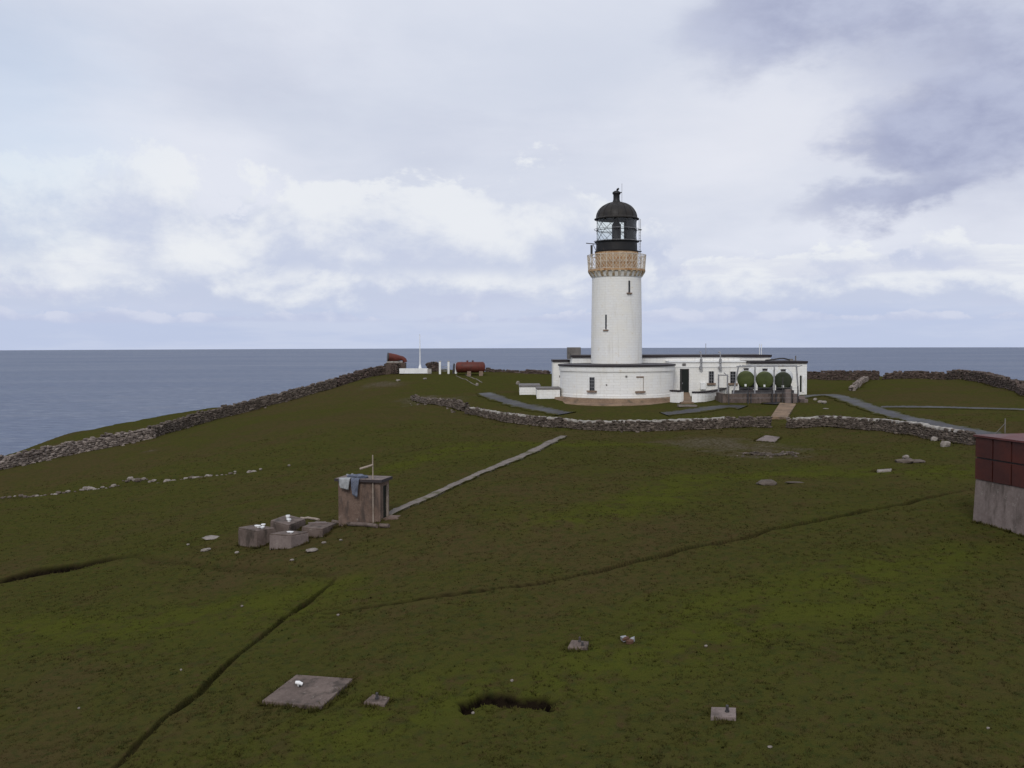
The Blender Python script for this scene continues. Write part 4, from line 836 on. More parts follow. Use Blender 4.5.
# ------------------------------------------------------------------ fuel tanks in their bund
DT = 90.0; axd = np.array((0.30, 0.954, 0.075)); axd /= np.linalg.norm(axd)
sx = np.cross(axd, (0, 0, 1)); sx /= np.linalg.norm(sx); su = np.cross(sx, axd)
def ring(c, r_, n=40): return [c + r_ * (math.cos(2 * math.pi * k / n) * sx + math.sin(2 * math.pi * k / n) * su) for k in range(n)]
def tank(c, endmat, label):
    r_ = 0.78; t = empty('fuel_tank', c - np.array((0, 0, r_ + .45)), label, 'fuel tank', 'fuel tanks beside the lighthouse buildings'); n = 40
    L = 2.9; V = []; prof = [(.0, r_), (L, r_)]
    for s_, q in prof: V += ring(c + axd * s_, q)
    F = [(i * n + k, i * n + (k + 1) % n, (i + 1) * n + (k + 1) % n, (i + 1) * n + k) for i in range(len(prof) - 1) for k in range(n)]
    m = MB(); m.add(V, F); sh = m.build('shell', M['tank_grey'], t, smooth=True)
    for sg, st in ((-1, 0), (1, L)):
        V = []; pr = [(0, r_ * 1.003), (.03, r_ * .985), (.07, r_ * .85), (.10, r_ * .5), (.11, .03)]
        for s_, q in pr: V += ring(c + axd * (st + sg * s_), q)
        F = [(i * n + k, i * n + (k + 1) % n, (i + 1) * n + (k + 1) % n, (i + 1) * n + k) for i in range(len(pr) - 1) for k in range(n)] + [tuple((len(pr) - 1) * n + k for k in range(n))]
        m = MB(); m.add(V, F); m.build('end_cap', endmat, t, smooth=True)
    m = MB(); top = c + su * (r_ + .06) + axd * .5; m.lathe([(.22, -.12), (.22, .05), (.26, .06), (.26, .12), (.0, .14)], top, 16); m.build('manhole', M['dark_steel'], t)
    m = MB(); m.tube([c + axd * -.18 - su * .52, c + axd * -.36 - su * .52], .05, 8); m.box(c + axd * -.34 - su * .50, (.16, .12, .20)); m.build('outlet_valve', M['white'], t)
    for s_ in (.45, 2.3):
        m = MB(); q = c + axd * s_; m.box(q - np.array((0, 0, r_ * .80 + .2)), (1.25, .22, .70), sx); m.build('saddle', M['dark_steel'], t)
    return t
tank_lab = ['bright green ended fuel tank, first of three from the entrance', 'green ended fuel tank between the other two tanks', 'dull dark green ended fuel tank, nearest the white wing door']
for (px, py), mt, lb in zip(((745.8, 379.3), (764.6, 379.8), (783.0, 380.4)), ('green', 'green', 'dull_green'), tank_lab): tank(W(px, py, DT), M[mt], lb)
bd = empty('tank_bund', (X(760, 89), 89, -5.4), 'long low concrete bund wall under the fuel tanks', 'bund')
zb0, zb1 = -5.8, W(750, 393.8, 88.6)[2]
m = MB(); block(m, X(723, 88.6), X(796, 88.6), 88.5, 88.8, zb0, zb1); block(m, X(723, 88.6), X(723, 88.6) + .25, 88.8, 91.5, zb0, zb1); block(m, X(796, 88.6) - .25, X(796, 88.6), 88.8, 94.8, zb0, zb1); block(m, X(723, 88.6) + .25, X(796, 88.6) - .25, 88.8, 94.8, zb0, zb1 - .42); m.build('bund_wall', M['concrete'], bd)
m = MB()
for px in (748, 751.3, 772.5, 776.5): m.box((X(px, 88.4), 88.42, (zb0 + zb1) / 2), (.10, .12, zb1 - zb0 + .05))
m.build('buttress', M['dark_steel'], bd)
m = MB(); block(m, X(733, 89), X(795, 89), 89.2, 89.5, zb1 - .4, zb1 + .28); m.build('support_beam', M['dark_steel'], bd)
fr = empty('tank_gantry', (X(765, 89), 89, -5.4), 'grey steel post and rail gantry around the three fuel tanks', 'gantry')
m = MB(); zt_ = W(760, 366.4, 89.0)[2]
m.tube([(X(736.5, 89), 89, zt_), (X(799, 89), 89, zt_)], .055, 6); m.tube([(X(742, 92.5), 92.5, zt_), (X(797, 92.5), 92.5, zt_)], .05, 6)
for px in (737.5, 799): m.tube([(X(px, 89), 89, zt_), (X(px + 3, 92.5), 92.5, zt_)], .045, 6)
m.build('top_rail', M['steel'], fr)
for pt, pb in ((738.5, 733.5), (755, 755), (774.3, 774.3), (796.5, 799.5)):
    m = MB(); m.tube([(X(pb, 89), 89, zb1 if pb < 797 else -5.6), (X(pt, 89), 89, zt_)], .07, 6); m.build('post', M['steel'], fr)
m = MB()
for px in (753, 757, 772.3, 776.5): m.box((X(px, 89), 88.92, zt_ - .2), (.18, .08, .2))
m.build('bracket', M['white'], fr)
fn = empty('wire_fence', (X(783, 87.6), 87.6, -5.5), 'thin dark posts and wires of a fence outside the tank bund', 'fence')
for px in (729, 748.5, 772.8, 783.0, 792, 798):
    m = MB(); x = X(px, 87.6); zg_ = H(x, 87.6)[0]; m.tube([(x, 87.6, zg_ - .2), (x, 87.6, W(px, 386 if px != 783 else 377, 87.6)[2])], .042, 6); m.build('fence_post', M['dark_steel'], fn)
m = MB()
for py in (388, 393, 398): m.tube([(X(729, 87.6), 87.6, W(760, py, 87.6)[2]), (X(798, 87.6), 87.6, W(760, py, 87.6)[2])], .010, 4)
m.build('wire', M['steel'], fn)
st = empty('concrete_steps', (X(802, 88), 88, -5.4), 'pale concrete steps at right end of the tank bund', 'steps')
m = MB(); block(m, X(798.5, 88.8), X(804.8, 88.8), 88.6, 89.6, -5.9, W(800, 396.2, 88.6)[2]); block(m, X(800.5, 88.1), X(808, 88.1), 88.0, 88.598, -5.9, W(800, 399, 88.2)[2]); m.build('step', M['pale_concrete'], st)
m = MB(); m.box((X(788, 87.9), 87.9, W(788, 396, 88)[2]), (.5, .4, 1.2)); m.box((X(795, 88.1), 88.1, W(788, 399, 88)[2]), (.35, .35, .9)); m.build('pier', M['pale_concrete'], st)
# ramp slab through the wall gap
a, b, c, d_ = [Gs(*q) for q in ((771, 419), (787, 420), (796, 406), (780, 405))]
q4 = [np.array((p[0], p[1], Hs(p[0], p[1])[0])) for p in (a, b, c, d_)]
tag(MB().prism([p - np.array((0, 0, .3)) for p in q4], [p + np.array((0, 0, .20)) for p in q4]).build('path.001', M['tan']), kind='structure')

# ------------------------------------------------------------------ hilltop: foghorn, flagpole, red tank
DH = Gs(420, 373)[1] + 2.2
fg = empty('foghorn', W(396, 363, DH), 'rusty red foghorn trumpet lying on its concrete base on the ridge', 'foghorn')
c = W(388.4, 357.3, DH); e = W(400, 358.2, DH + .4); L_ = np.linalg.norm(e - c)
m = MB(); P_ = [c + (e - c) * t for t in np.linspace(0, 1, 7)] + [e + np.array((.35, 0, -.03)), e + np.array((.62, 0, -.22)), e + np.array((.70, 0, -.55))]
m.tube(P_, [.60, .585, .55, .52, .48, .42, .36, .30, .28, .28], 20); m.build('trumpet', M['red'], fg, smooth=True, angle=50)
m = MB(); m.tube([c + (c - e) / L_ * .02, c + (c - e) / L_ * .12], [.63, .64], 20); m.build('mouth_rim', M['dark_steel'], fg, smooth=True, angle=50)
m = MB(); m.box(W(395, 362.0, DH), (2.1, .9, .22)); m.build('cradle', M['cement'], fg)
p = W(403, 366, DH + .6); g_ = H(p[0], p[1])[0]; zt_ = W(396, 362.7, DH)[2]
m = MB(); m.box((W(396, 364, DH)[0], DH, (g_ - .3 + zt_) / 2), (2.6, 1.6, zt_ - g_ + .3)); m.build('base', M['dark_stone'], fg)
fp = empty('flagpole', G(420, 373), 'white flagpole on stepped white base on the hilltop', 'flagpole')
DF = fp.location[1]; x = X(420, DF); zg_ = fp.location[2]
m = MB(); m.tube([(x, DF, zg_), (x, DF, W(420, 352, DF)[2]), (x, DF, W(420, 334, DF)[2])], (.085, .065, .035), 10); m.build('pole', M['white'], fp)
m = MB(); m.tube([(x - .01, DF - .01, W(420, 341, DF)[2]), (x + .01, DF - .01, W(420, 340, DF)[2])], .03, 6); m.build('truck', M['dark_steel'], fp)
m = MB(); m.lathe([(.20, 0), (.20, .30), (.12, .6), (.09, .7)], (x, DF, W(420, 369, DF)[2] - .1), 12); m.box((x + .12, DF - .1, W(420, 369.5, DF)[2] - .1), (.95, .7, .30)); m.build('base', M['white'], fp)
pl = empty('white_plinth', (x - .4, DF - .6, zg_), 'long low white wall at the flagpole foot', 'plinth')
m = MB(); a, b = X(399.5, DF - .6), X(428, DF - .6); m.box(((a + b) / 2, DF - .6, zg_ + .30), (b - a, .5, .66), (1, 0.0)); m.build('wall', M['white'], pl)
m = MB(); m.box((X(429.5, DF - .7), DF - .7, zg_ + .25), (.5, .6, .62)); m.build('end_block', M['cement'], pl)
for px, lb in ((440.0, 'slim white gatepost on the hilltop, farther from red tank'), (448.6, 'slim white gatepost on the hilltop, nearer the red tank')):
    p = G(px, 374); zz = W(px, 361.5, p[1])[2]; r_ = empty('gatepost', p, lb, 'gatepost')
    m = MB(); m.box((p[0], p[1], (p[2] - .2 + zz) / 2), (.26, .26, zz - p[2] + .2)); bevel(m.build('post', M['white'], r_), .02); m = MB(); m.box((p[0], p[1], zz + .04), (.32, .32, .08)); m.build('cap', M['cement'], r_)
p = G(444.5, 373.5); r_ = empty('field_gate', p, 'low pale gate between the two white gateposts', 'gate')
m = MB()
for h in (.3, .6, .85): m.box((p[0], p[1], p[2] + h), (.85, .04, .07))
m.build('bar', M['steel'], r_)
for px, lb, mt in ((453.3, 'dark short post beside the red tank, left end', 'dark_steel'), (455.6, 'white leaning board against the red tank end', 'white')):
    p = G(px, 374); m = MB(); hh = W(px, 363.5, p[1])[2] - p[2]; m.tube([p - np.array((0, 0, .2)), p + np.array((.12, 0, hh))], (.16, .10), 8); tag(m.build('post', M[mt], None, loc=p), lb, 'post')
rt_ = empty('red_tank', G(469, 375), 'big rusty red cylindrical tank lying on cradles near the white gateposts', 'tank')
DR = rt_.location[1]; a, b = W(455.5, 367.3, DR), W(485.3, 367.2, DR); ax_ = (b - a) / np.linalg.norm(b - a)
m = MB(); Lr = np.linalg.norm(b - a); s_ = [0, .03, .12, .3] ; P_ = [a + ax_ * t for t in (0, .03, .12, .30, Lr / 2, Lr - .30, Lr - .12, Lr - .03, Lr)]; m.tube(P_, [.02, .35, .58, .70, .70, .70, .58, .35, .02], 28); m.build('shell', M['red'], rt_, smooth=True, angle=60)
m = MB()
for t in (.2, .36, .50, .64, .8): m.tube([a + ax_ * (Lr * t - .03), a + ax_ * (Lr * t + .03)], .725, 28)
for t in (.40, .58): m.lathe([(.10, .60), (.10, .80), (.15, .81), (.15, .88)], a + ax_ * Lr * t, 12)
m.build('band', M['red'], rt_)
m = MB()
for t in (.46, .86): q = a + ax_ * Lr * t; zz = H(q[0], q[1])[0]; m.box((q[0], q[1] - .1, (zz - .3 + q[2] - .5) / 2), (.5, 1.2, q[2] - .5 - zz + .3))
m.build('cradle', M['sill'], rt_)
for pp, lb in ((((456, 375), (466, 380), (477, 385)), 'low kerb of pale stone running downhill from red tank, upper'), (((465, 374.5), (474, 378), (482, 382)), 'low kerb of pale stone running downhill from red tank, right of the other')):
    P = resample(gpoly(pp), .5); m = MB(); m.tube(np.c_[P, H(P[:, 0], P[:, 1]) + .01], .06, 6); tag(m.build('kerb', M['path'], None, loc=(*P[0], 0)), lb, 'kerb')

# ------------------------------------------------------------------ hut
zr_h = -6.1; nrc = Wz(381.5, 480.6, zr_h); fdir = np.array((-.968, .25, 0)); rdir = np.array((.25, .968, 0)); UP = np.array((0, 0, 1.0))
FW_, RW_ = 2.26, 1.32; cn = nrc + fdir * .12 + rdir * .12                      # wall corner under the slab
gh = min(H((cn + fdir * a + rdir * b)[0], (cn + fdir * a + rdir * b)[1])[0] for a in (0, FW_) for b in (0, RW_))
hu = empty('concrete_hut', (*(cn + fdir * 1.2 + rdir * .8)[:2], gh), 'small brown concrete hut with flat slab roof at the end of the field path', 'hut')
quad = lambda o, a0, a1, b0, b1, z: [np.r_[(o + fdir * a + rdir * b)[:2], z] for a, b in ((a0, b0), (a0, b1), (a1, b1), (a1, b0))]
fw, rw = FW_ - .24, RW_ - .24; FEET.append((np.array([q[:2] for q in quad(cn, 0, fw, 0, rw, 0)]), True))
th = .18
m = MB()
m.prism(quad(cn, 0, fw, 0, th, gh - .3), quad(cn, 0, fw, 0, th, zr_h - .1)); m.prism(quad(cn, fw - th, fw, th, rw - th, gh - .3), quad(cn, fw - th, fw, th, rw - th, zr_h - .1)); m.prism(quad(cn, 0, fw, rw - th, rw, gh - .3), quad(cn, 0, fw, rw - th, rw, zr_h - .1))
m.prism(quad(cn, 0, th, th, .36, gh - .3), quad(cn, 0, th, th, .36, zr_h - .1)); m.prism(quad(cn, 0, th, .36, rw - th, zr_h - .32), quad(cn, 0, th, .36, rw - th, zr_h - .1))
m.build('wall', M['hut'], hu)
m = MB(); m.prism(quad(cn, -.13, fw + .13, -.13, rw + .13, zr_h - .1), quad(cn, -.13, fw + .13, -.13, rw + .13, zr_h + .02)); rf = m.build('roof', M['hut_roof'], hu)
m = MB(); m.prism(quad(cn, -.09, fw + .09, -.09, rw + .09, zr_h + .021), quad(cn, -.07, fw + .07, -.07, rw + .07, zr_h + .035)); m.build('roof_top', M['pale_concrete'], rf)
m = MB(); m.prism(quad(cn, .07, .12, .365, rw - th - .005, gh - .05), quad(cn, .07, .12, .365, rw - th - .005, zr_h - .33)); dr = m.build('door', M['door'], hu)
m = MB(); m.prism(quad(cn, -.03, .06, rw - th - .06, rw - th + .02, gh - .05), quad(cn, -.03, .06, rw - th - .06, rw - th + .02, zr_h - .3)); m.build('frame', M['wood'], dr)
m = MB(); q = cn + fdir * .32 - rdir * .05; m.tube([np.r_[q[:2], gh], np.r_[q[:2], zr_h - .05], np.r_[q[:2], zr_h + 1.12]], .028, 6); m.build('mast', M['wood'], hu)
m = MB(); a = np.r_[q[:2], zr_h + .68]; b = a + fdir * .50 - rdir * .3 - UP * .16; m.tube([a, b], .05, 6); m.build('mast_arm', M['wood'], hu)
m = MB()
for a_, b_ in ((1.7, .3), (1.55, .5)): q2 = cn + fdir * a_ + rdir * b_; m.lathe([(.035, 0), (.035, .10), (.055, .11), (.055, .15)], np.r_[q2[:2], zr_h + .03], 8)
m.build('roof_vent', M['steel'], hu)
m = MB(); m.prism(quad(cn, -.75, -.04, .25, rw + .1, gh - .3), quad(cn, -.72, -.04, .25, rw + .05, gh + .46)); m.prism(quad(cn, -1.5, -.76, .35, rw, gh - .3), quad(cn, -1.5, -.76, .35, rw, gh + .26)); m.build('doorstep', M['hut'], hu)
def cloth(name, a0, a1, drop0, drop1, mat, label, over):
    nu, nv = 10, 16; V = []; base_ = zr_h + .045
    for j in range(nv + 1):
        for i in range(nu + 1):
            u = i / nu; a = a0 + (a1 - a0) * u; dr_ = drop0 + (drop1 - drop0) * u; t = j / nv; s_ = t * (over + dr_)
            wig = .035 * math.sin(u * 14 + j * .3) + .02 * math.sin(u * 31)
            if s_ < over: p = cn + fdir * (a + wig * .3) + rdir * (-.16 + (over - s_)); z = base_ + .012 * math.sin(a * 9 + s_ * 12) + .014
            else: k = s_ - over; p = cn + fdir * (a - (a - (a0 + a1) / 2) * k * .55) + rdir * (-.185 - .02 - abs(wig) * min(1, k * 4)); z = base_ - k
            V.append(np.r_[p[:2], z])
    F = [(j * (nu + 1) + i, j * (nu + 1) + i + 1, (j + 1) * (nu + 1) + i + 1, (j + 1) * (nu + 1) + i) for j in range(nv) for i in range(nu)]
    m = MB(); m.add(V, F); o = m.build(name, mat, None, loc=cn, smooth=True); s_ = o.modifiers.new('thick', 'SOLIDIFY'); s_.thickness = .012; return tag(o, label, 'cloth')
cloth('cloth', 1.36, 1.90, .50, .42, M['cloth_white'], 'white cloth hanging over the front edge of the hut roof', .25)
cloth('cloth', .92, 1.32, .82, .72, M['cloth_blue'], 'faded blue cloth hanging from the hut roof beside the white one', .35)
m = MB()
for k in range(5): q2 = cn + fdir * random.uniform(.85, 1.5) + rdir * random.uniform(.15, .6); v = random.choice(STONES) * np.array((.34, .26, .14)) + np.r_[q2[:2], zr_h + .09]; m.add(v, [tuple(f) for f in IF])
tag(m.build('tarpaulin_bundle', M['cloth_blue'], None, loc=cn), 'crumpled blue-grey tarpaulin bundled on the hut roof', 'tarpaulin')
def lying(pa, pb, r_, mat, name, label, cat):
    a, b = G(*pa), G(*pb); m = MB(); P_ = [a + (b - a) * t for t in np.linspace(0, 1, 6)]; P_ = [np.array((p[0], p[1], H(p[0], p[1])[0] + r_)) for p in P_]; m.tube(P_, r_, 8); return tag(m.build(name, mat, None, loc=a), label, cat)
lying((333, 523), (377, 530), .09, M['concrete'], 'concrete_kerb', 'narrow concrete kerb lying along the front foot of the hut', 'kerb')
lying((380, 529), (389, 529), .09, M['concrete'], 'concrete_kerb', 'short concrete kerb piece lying right of the hut front', 'kerb')
lying((301, 516), (319, 519.5), .06, M['wood'], 'plank', 'pale plank lying in grass between concrete blocks and hut', 'plank')

# ------------------------------------------------------------------ concrete blocks and slabs
def cblock(near, left, right, zt_, label, fit, shade='concrete', name='concrete_block', cat='concrete block'):
    n_, l_, r_ = Wz(*near, zt_), Wz(*left, zt_), Wz(*right, zt_); bk = l_ + r_ - n_; Q = [n_, r_, bk, l_]; cen = sum(Q) / 4; zg_ = min(H(q[0], q[1])[0] for q in Q)
    FEET.append((np.array([q[:2] for q in Q]), True)); rt__ = empty(name, (cen[0], cen[1], zg_), label, cat); ins = [cen + (q - cen) * 1.0 for q in Q]
    m = MB(); m.prism([np.r_[(cen + (q - cen) * 1.01)[:2], zg_ - .3] for q in Q], [np.r_[q[:2], zt_ - .05] for q in ins]); bevel(m.build('body', M[shade], rt__), .025, 2)
    m = MB(); m.prism([np.r_[(cen + (q - cen) * .985)[:2], zt_ - .05] for q in Q], [np.r_[(cen + (q - cen) * .97)[:2], zt_ + .012] for q in Q]); bevel(m.build('lid', M['concrete'], rt__), .015)
    m = MB()
    for dx_, dy_, h in fit: q = cen + (n_ - cen) * dx_ + (r_ - cen) * dy_; m.lathe([(.07, 0), (.07, h * .6), (.10, h * .62), (.10, h)], np.r_[q[:2], zt_ + .01], 10)
    if fit: m.build('pipe_fitting', M['white'], rt__)
    return rt__
cblock((256.6, 531), (238.0, 527.4), (275.5, 528), -8.19, 'leftmost pale concrete block with a row of pipe stubs on top', ((.2, .3, .07), (.0, .1, .10), (-.15, .0, .08), (-.3, .35, .12)))
cblock((291.0, 535.2), (269.2, 533.8), (308.6, 531.8), -8.19, 'front concrete block with pale top, nearest of the four', ((.0, .0, .05), (.2, .1, .06)), 'pale_concrete')
cblock((288.8, 525.4), (270.2, 520.6), (305.6, 519.0), -8.15, 'rear concrete block with white pipe fitting on top', ((.05, .0, .22), (.35, .05, .12)))
cblock((322.6, 529), (301.5, 527.0), (337.0, 523.0), -8.15, 'low concrete block nearest the hut, with stone on its lid', ())
p = Wz(317.5, 523.4, -8.12); m = MB(); m.box(p + UP * .02, (.75, .40, .09), (.9, .4), jit=.02); tag(m.build('flat_stone', M['pale_concrete'], None, loc=p), 'flat pale stone on the lid of the block nearest the hut', 'stone')
def slab(pix, th_, label, mat='concrete', bolt=None, boltmat='dark_steel', zoff=.06, name='concrete_slab'):
    Q = [Gs(*q) for q in pix]; zs = [H(q[0], q[1])[0] for q in Q]; A_ = np.c_[[q[0] for q in Q], [q[1] for q in Q], np.ones(4)]; co = np.linalg.lstsq(A_, np.array(zs), rcond=None)[0]
    top = [np.array((q[0], q[1], A_[i] @ co + zoff)) for i, q in enumerate(Q)]; cen = sum(top) / 4; FEET.append((np.array([t[:2] for t in top]), True)); r_ = empty(name, cen - UP * zoff, label, 'slab')
    m = MB(); m.prism([t - UP * (th_ + .25) for t in top], top); bevel(m.build('slab_top', M[mat], r_), .02, 2)
    if bolt:
        m = MB(); 
        for (u, v, h, rr) in bolt: q = cen + (top[0] - cen) * u + (top[1] - cen) * v; m.lathe([(rr * 1.5, -.01), (rr * 1.5, h * .25), (rr, h * .27), (rr, h * .8), (rr * 1.2, h * .82), (rr * .9, h)], q, 10)
        m.build('anchor_bolt', M[boltmat], r_)
    return r_, cen, top
r_, cen, top = slab(((261.6, 699.8), (321.3, 708.7), (352.9, 681.5), (296.4, 674.9)), .1, 'largest square concrete slab in the foreground grass, small white fitting on it', zoff=.10)
q = cen + (top[3] - cen) * .30 + (top[0] - cen) * .12
m = MB(); m.tube([q, q + UP * .10], .035, 8); m.tube([q + UP * .08 + np.array((-.09, 0, .03)), q + UP * .10 + np.array((0, -.02, .0)), q + UP * .06 + np.array((.10, -.02, 0))], (.04, .06, .045), 8); m.build('white_fitting', M['white'], r_)
m = MB(); m.tube([q + UP * .0 + np.array((.03, -.06, 0)), q + UP * .06 + np.array((.03, -.06, 0))], .03, 6); m.build('dark_bolt', M['dark_steel'], r_)
slab(((363.5, 703), (384.4, 706.6), (390, 699.8), (372.8, 696.4)), .08, 'small concrete slab with dark bolt, just right of the largest slab', bolt=((.0, -.1, .16, .035),), zoff=.07)
slab(((567.4, 653.7), (587.7, 654.8), (588.8, 648), (571.7, 645.4)), .08, 'small pinkish slab with two dark bolts left of the rusty scrap', bolt=((.0, .4, .10, .03), (-.3, -.3, .14, .03)), zoff=.08)
slab(((710.6, 724.8), (736, 725.8), (736, 715.5), (711.2, 714)), .10, 'pale pink oblong slab with one dark bolt, foreground right', 'pale_concrete', bolt=((-.15, .15, .16, .035),), zoff=.10)
slab(((755.5, 441.7), (775, 442.7), (780, 438.5), (765.5, 437)), .10, 'whitish slab lying in the field below the capped wall', 'pale_concrete', zoff=.06)
slab(((874.5, 468.2), (877.5, 470.6), (891, 470.4), (892, 468)), .10, 'white slab lying alone in the right-hand field', 'pale_stone', zoff=.08)
sc = G(628, 648); r_ = empty('scrap_metal', sc, 'heap of rusty and grey scrap metal in the foreground grass', 'scrap')
m = MB(); m.lathe([(.10, 0), (.12, .10), (.08, .14)], sc + np.array((.05, 0, -.02)), 10); m.tube([sc + np.array((-.16, .02, .10)), sc + np.array((.02, .0, .16))], .05, 8); m.build('rusty_piece', M['rust'], r_)
m = MB(); m.box(sc + np.array((-.10, .06, .10)), (.16, .12, .12), (1, .5), jit=.015); m.box(sc + np.array((.12, .05, .06)), (.10, .12, .14), (1, -.4), jit=.015); m.build('grey_piece', M['steel'], r_)

# ------------------------------------------------------------------ red-topped building at the right edge
ztb = W(975.2, 435.2, 38.0)[2]; A0 = Wz(975.2, 435.2, ztb); B0 = Wz(1024, 441.6, ztb); dl = (B0 - A0) / np.linalg.norm(B0 - A0); dn = np.array((-dl[1], dl[0], 0))
if dn[0] < 0: dn = -dn
LB, WB = 7.0, 5.0; zg_ = H(A0[0], A0[1])[0]
rbld = empty('red_topped_building', (*(A0 + dl * 3.5 + dn * 2.5)[:2], zg_), 'pale concrete building with dark red panelled upper storey, cut off by right edge', 'building')
qd = lambda a0, a1, b0, b1, z: [np.r_[(A0 + dl * a + dn * b)[:2], z] for a, b in ((a0, b0), (a1, b0), (a1, b1), (a0, b1))]
zmid = W(976, 479, 38.0)[2]; FEET.append((np.array([q[:2] for q in qd(-.04, LB, -.06, WB, 0)]), True))
m = MB(); m.prism(qd(-.04, LB, -.06, WB, zg_ - .8), qd(.03, LB, .03, WB, zmid)); m.build('wall', M['pale_concrete'], rbld)
PWD = (np.linalg.norm(B0 - A0)) / 2.62
m = MB(); m.prism(qd(.05, LB, .06, WB, zmid), qd(.05, LB, .06, WB, ztb - .05)); m.build('panel_backing', M['black'], rbld)
m = MB(); rows = ((zmid + .02, (zmid + ztb) / 2 - .03), ((zmid + ztb) / 2 + .03, ztb - .08))
for k in range(int(LB / PWD)):
    a0, a1 = k * PWD + .03, (k + 1) * PWD - .03
    for z0_, z1_ in rows: m.prism(qd(a0, a1, 0, .058, z0_), qd(a0, a1, 0, .058, z1_))
for k in range(4):
    b0, b1 = .07 + k * 1.2, .07 + (k + 1) * 1.2 - .06
    for z0_, z1_ in rows: m.prism(qd(0, .048, b0, b1, z0_), qd(0, .048, b0, b1, z1_)); m.prism(qd(LB + .001, LB + .05, b0, b1, z0_), qd(LB + .001, LB + .05, b0, b1, z1_))
m.build('panel', M['red_panel'], rbld)
m = MB(); m.prism(qd(-.05, LB, -.05, WB, ztb - .05), qd(-.05, LB, -.05, WB, ztb + .02)); rfo = m.build('roof', M['red_roof'], rbld)
p = G(1005, 433); r_ = empty('fence_post', p, 'grey steel fence post with slanting stay beside the tarmac road', 'fence post')
zz = W(1005, 418.5, p[1])[2]; m = MB(); m.tube([p - UP * .2, np.r_[p[:2], zz]], .035, 8); m.build('post', M['roof'], r_)
m = MB(); q = G(994, 434); m.tube([q, np.r_[p[:2], p[2] + (zz - p[2]) * .7]], .018, 6); m.build('stay', M['roof'], r_)

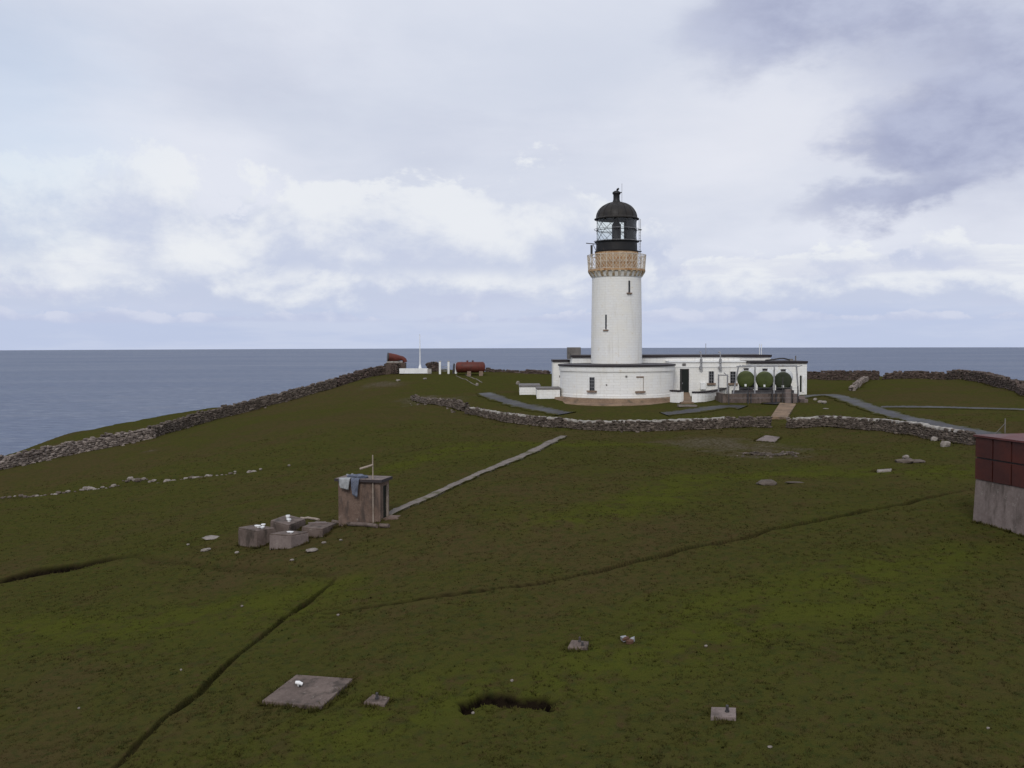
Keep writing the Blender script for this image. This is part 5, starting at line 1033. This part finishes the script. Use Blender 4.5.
# ------------------------------------------------------------------ grass tufts
def tufts(n):
    u = rng.random(n); r_ = 17 * (84 / 17) ** u; a = np.radians(rng.uniform(-31, 31, n)); x = r_ * np.sin(a); y = r_ * np.cos(a)
    cl = fbm(x / 1.4, y / 1.4, 4, 101) + 0.35 * fbm(x / .3, y / .3, 2, 103); k = cl > rng.uniform(-.42, .25, n); x, y, r_ = x[k], y[k], r_[k]
    z, peat, lush, bare = H(x, y, True); soft = masks(x, y)
    ok = (peat < .3) & (bare < .5) & (soft < .3)
    for o in bpy.data.objects:
        if o.type == 'EMPTY' and o.name.split('.')[0] in ('concrete_block', 'concrete_hut', 'concrete_slab', 'red_topped_building'):
            for ch in o.children:
                if ch.type != 'MESH': continue
                co = np.array([v.co for v in ch.data.vertices])[:, :2] + np.array(o.location)[:2]; cc = co.mean(0)
                if ch.name.split('.')[0] not in ('body', 'wall', 'slab_top', 'doorstep'): continue
                # convex test by angle-sorted hull of extreme points
                hull = co[np.argsort(np.arctan2(co[:, 1] - cc[1], co[:, 0] - cc[0]))]; ins = np.ones(len(x), bool)
                ux, uy = np.unique(np.round(hull, 3), axis=0).T; pp = np.c_[ux, uy]; pp = pp[np.argsort(np.arctan2(pp[:, 1] - cc[1], pp[:, 0] - cc[0]))]
                d2 = np.max(np.hypot(*(pp - cc).T))
                if len(pp) <= 6:
                    for p0, p1 in zip(pp, np.roll(pp, -1, 0)): ins &= ((p1[0] - p0[0]) * (y - p0[1]) - (p1[1] - p0[1]) * (x - p0[0])) > -.03
                    ok &= ~ins
    x, y, z, r_, lush = x[ok], y[ok], z[ok], r_[ok], lush[ok]; lift = np.ones(len(x))
    ex, ey = [], []
    for P, closed in FEET:
        if closed: P = np.r_[P, P[:1]]
        cc = P.mean(0)
        for p0, p1 in zip(P[:-1], P[1:]):
            L = np.hypot(*(p1 - p0)); k = int(L * (26 if closed else 9)) + 1; u = rng.random(k)[:, None]; nn = np.array((p1[1] - p0[1], p0[0] - p1[0])) / (L + 1e-6)
            if closed and np.dot(nn, (p0 + p1) / 2 - cc) < 0: nn = -nn
            q = p0 + (p1 - p0) * u + nn * (rng.uniform(.0, .14, (k, 1)) if closed else rng.normal(0, .12, (k, 1))); ex.append(q[:, 0]); ey.append(q[:, 1])
    ex, ey = np.concatenate(ex), np.concatenate(ey); keep = fbm(ex / .8, ey / .8, 3, 131) > rng.uniform(-.35, .12, len(ex)); ex, ey = ex[keep], ey[keep]
    x = np.r_[x, ex]; y = np.r_[y, ey]; z = np.r_[z, H(ex, ey)]; r_ = np.r_[r_, np.hypot(ex, ey)]; lush = np.r_[lush, np.zeros(len(ex))]; lift = np.r_[lift, rng.uniform(1.2, 2.5, len(ex))]
    n = len(x); B = 6
    h = rng.uniform(.022, .065, (n, 1)) * (0.7 + 1.1 * np.clip(fbm(x / 3, y / 3, 2, 107)[:, None] + .5, 0, 1)) * rng.uniform(.6, 1.2, (n, B)) * lift[:, None]; aa = rng.uniform(0, 2 * np.pi, (n, B)); sp = rng.uniform(.01, .07, (n, B)); ln = rng.uniform(.2, .9, (n, B)) * h; wd = rng.uniform(.008, .018, (n, B)) * (1 + r_[:, None] / 40)
    bx = x[:, None] + sp * np.cos(aa); by = y[:, None] + sp * np.sin(aa); bz = np.repeat(z[:, None] - .015, B, 1); pa = aa + np.pi / 2 + rng.normal(0, .5, (n, B))
    V = np.stack([np.stack([bx - wd * np.cos(pa), by - wd * np.sin(pa), bz], -1), np.stack([bx + wd * np.cos(pa), by + wd * np.sin(pa), bz], -1), np.stack([bx + ln * np.cos(aa), by + ln * np.sin(aa), bz + h], -1)], 2).reshape(-1, 3)
    nt = n * B; t = np.repeat(np.repeat(np.clip(rng.beta(1.2, 3.5, n), 0, 1)[:, None], B, 1).ravel(), 3); lu = np.repeat(lush, B * 3)
    o = link_mesh('grass', V, np.arange(nt * 3), np.arange(nt) * 3, np.full(nt, 3), M['blade'], tint=t, attrs={'lush': lu})
    return tag(o, kind='stuff')
tufts(70000)
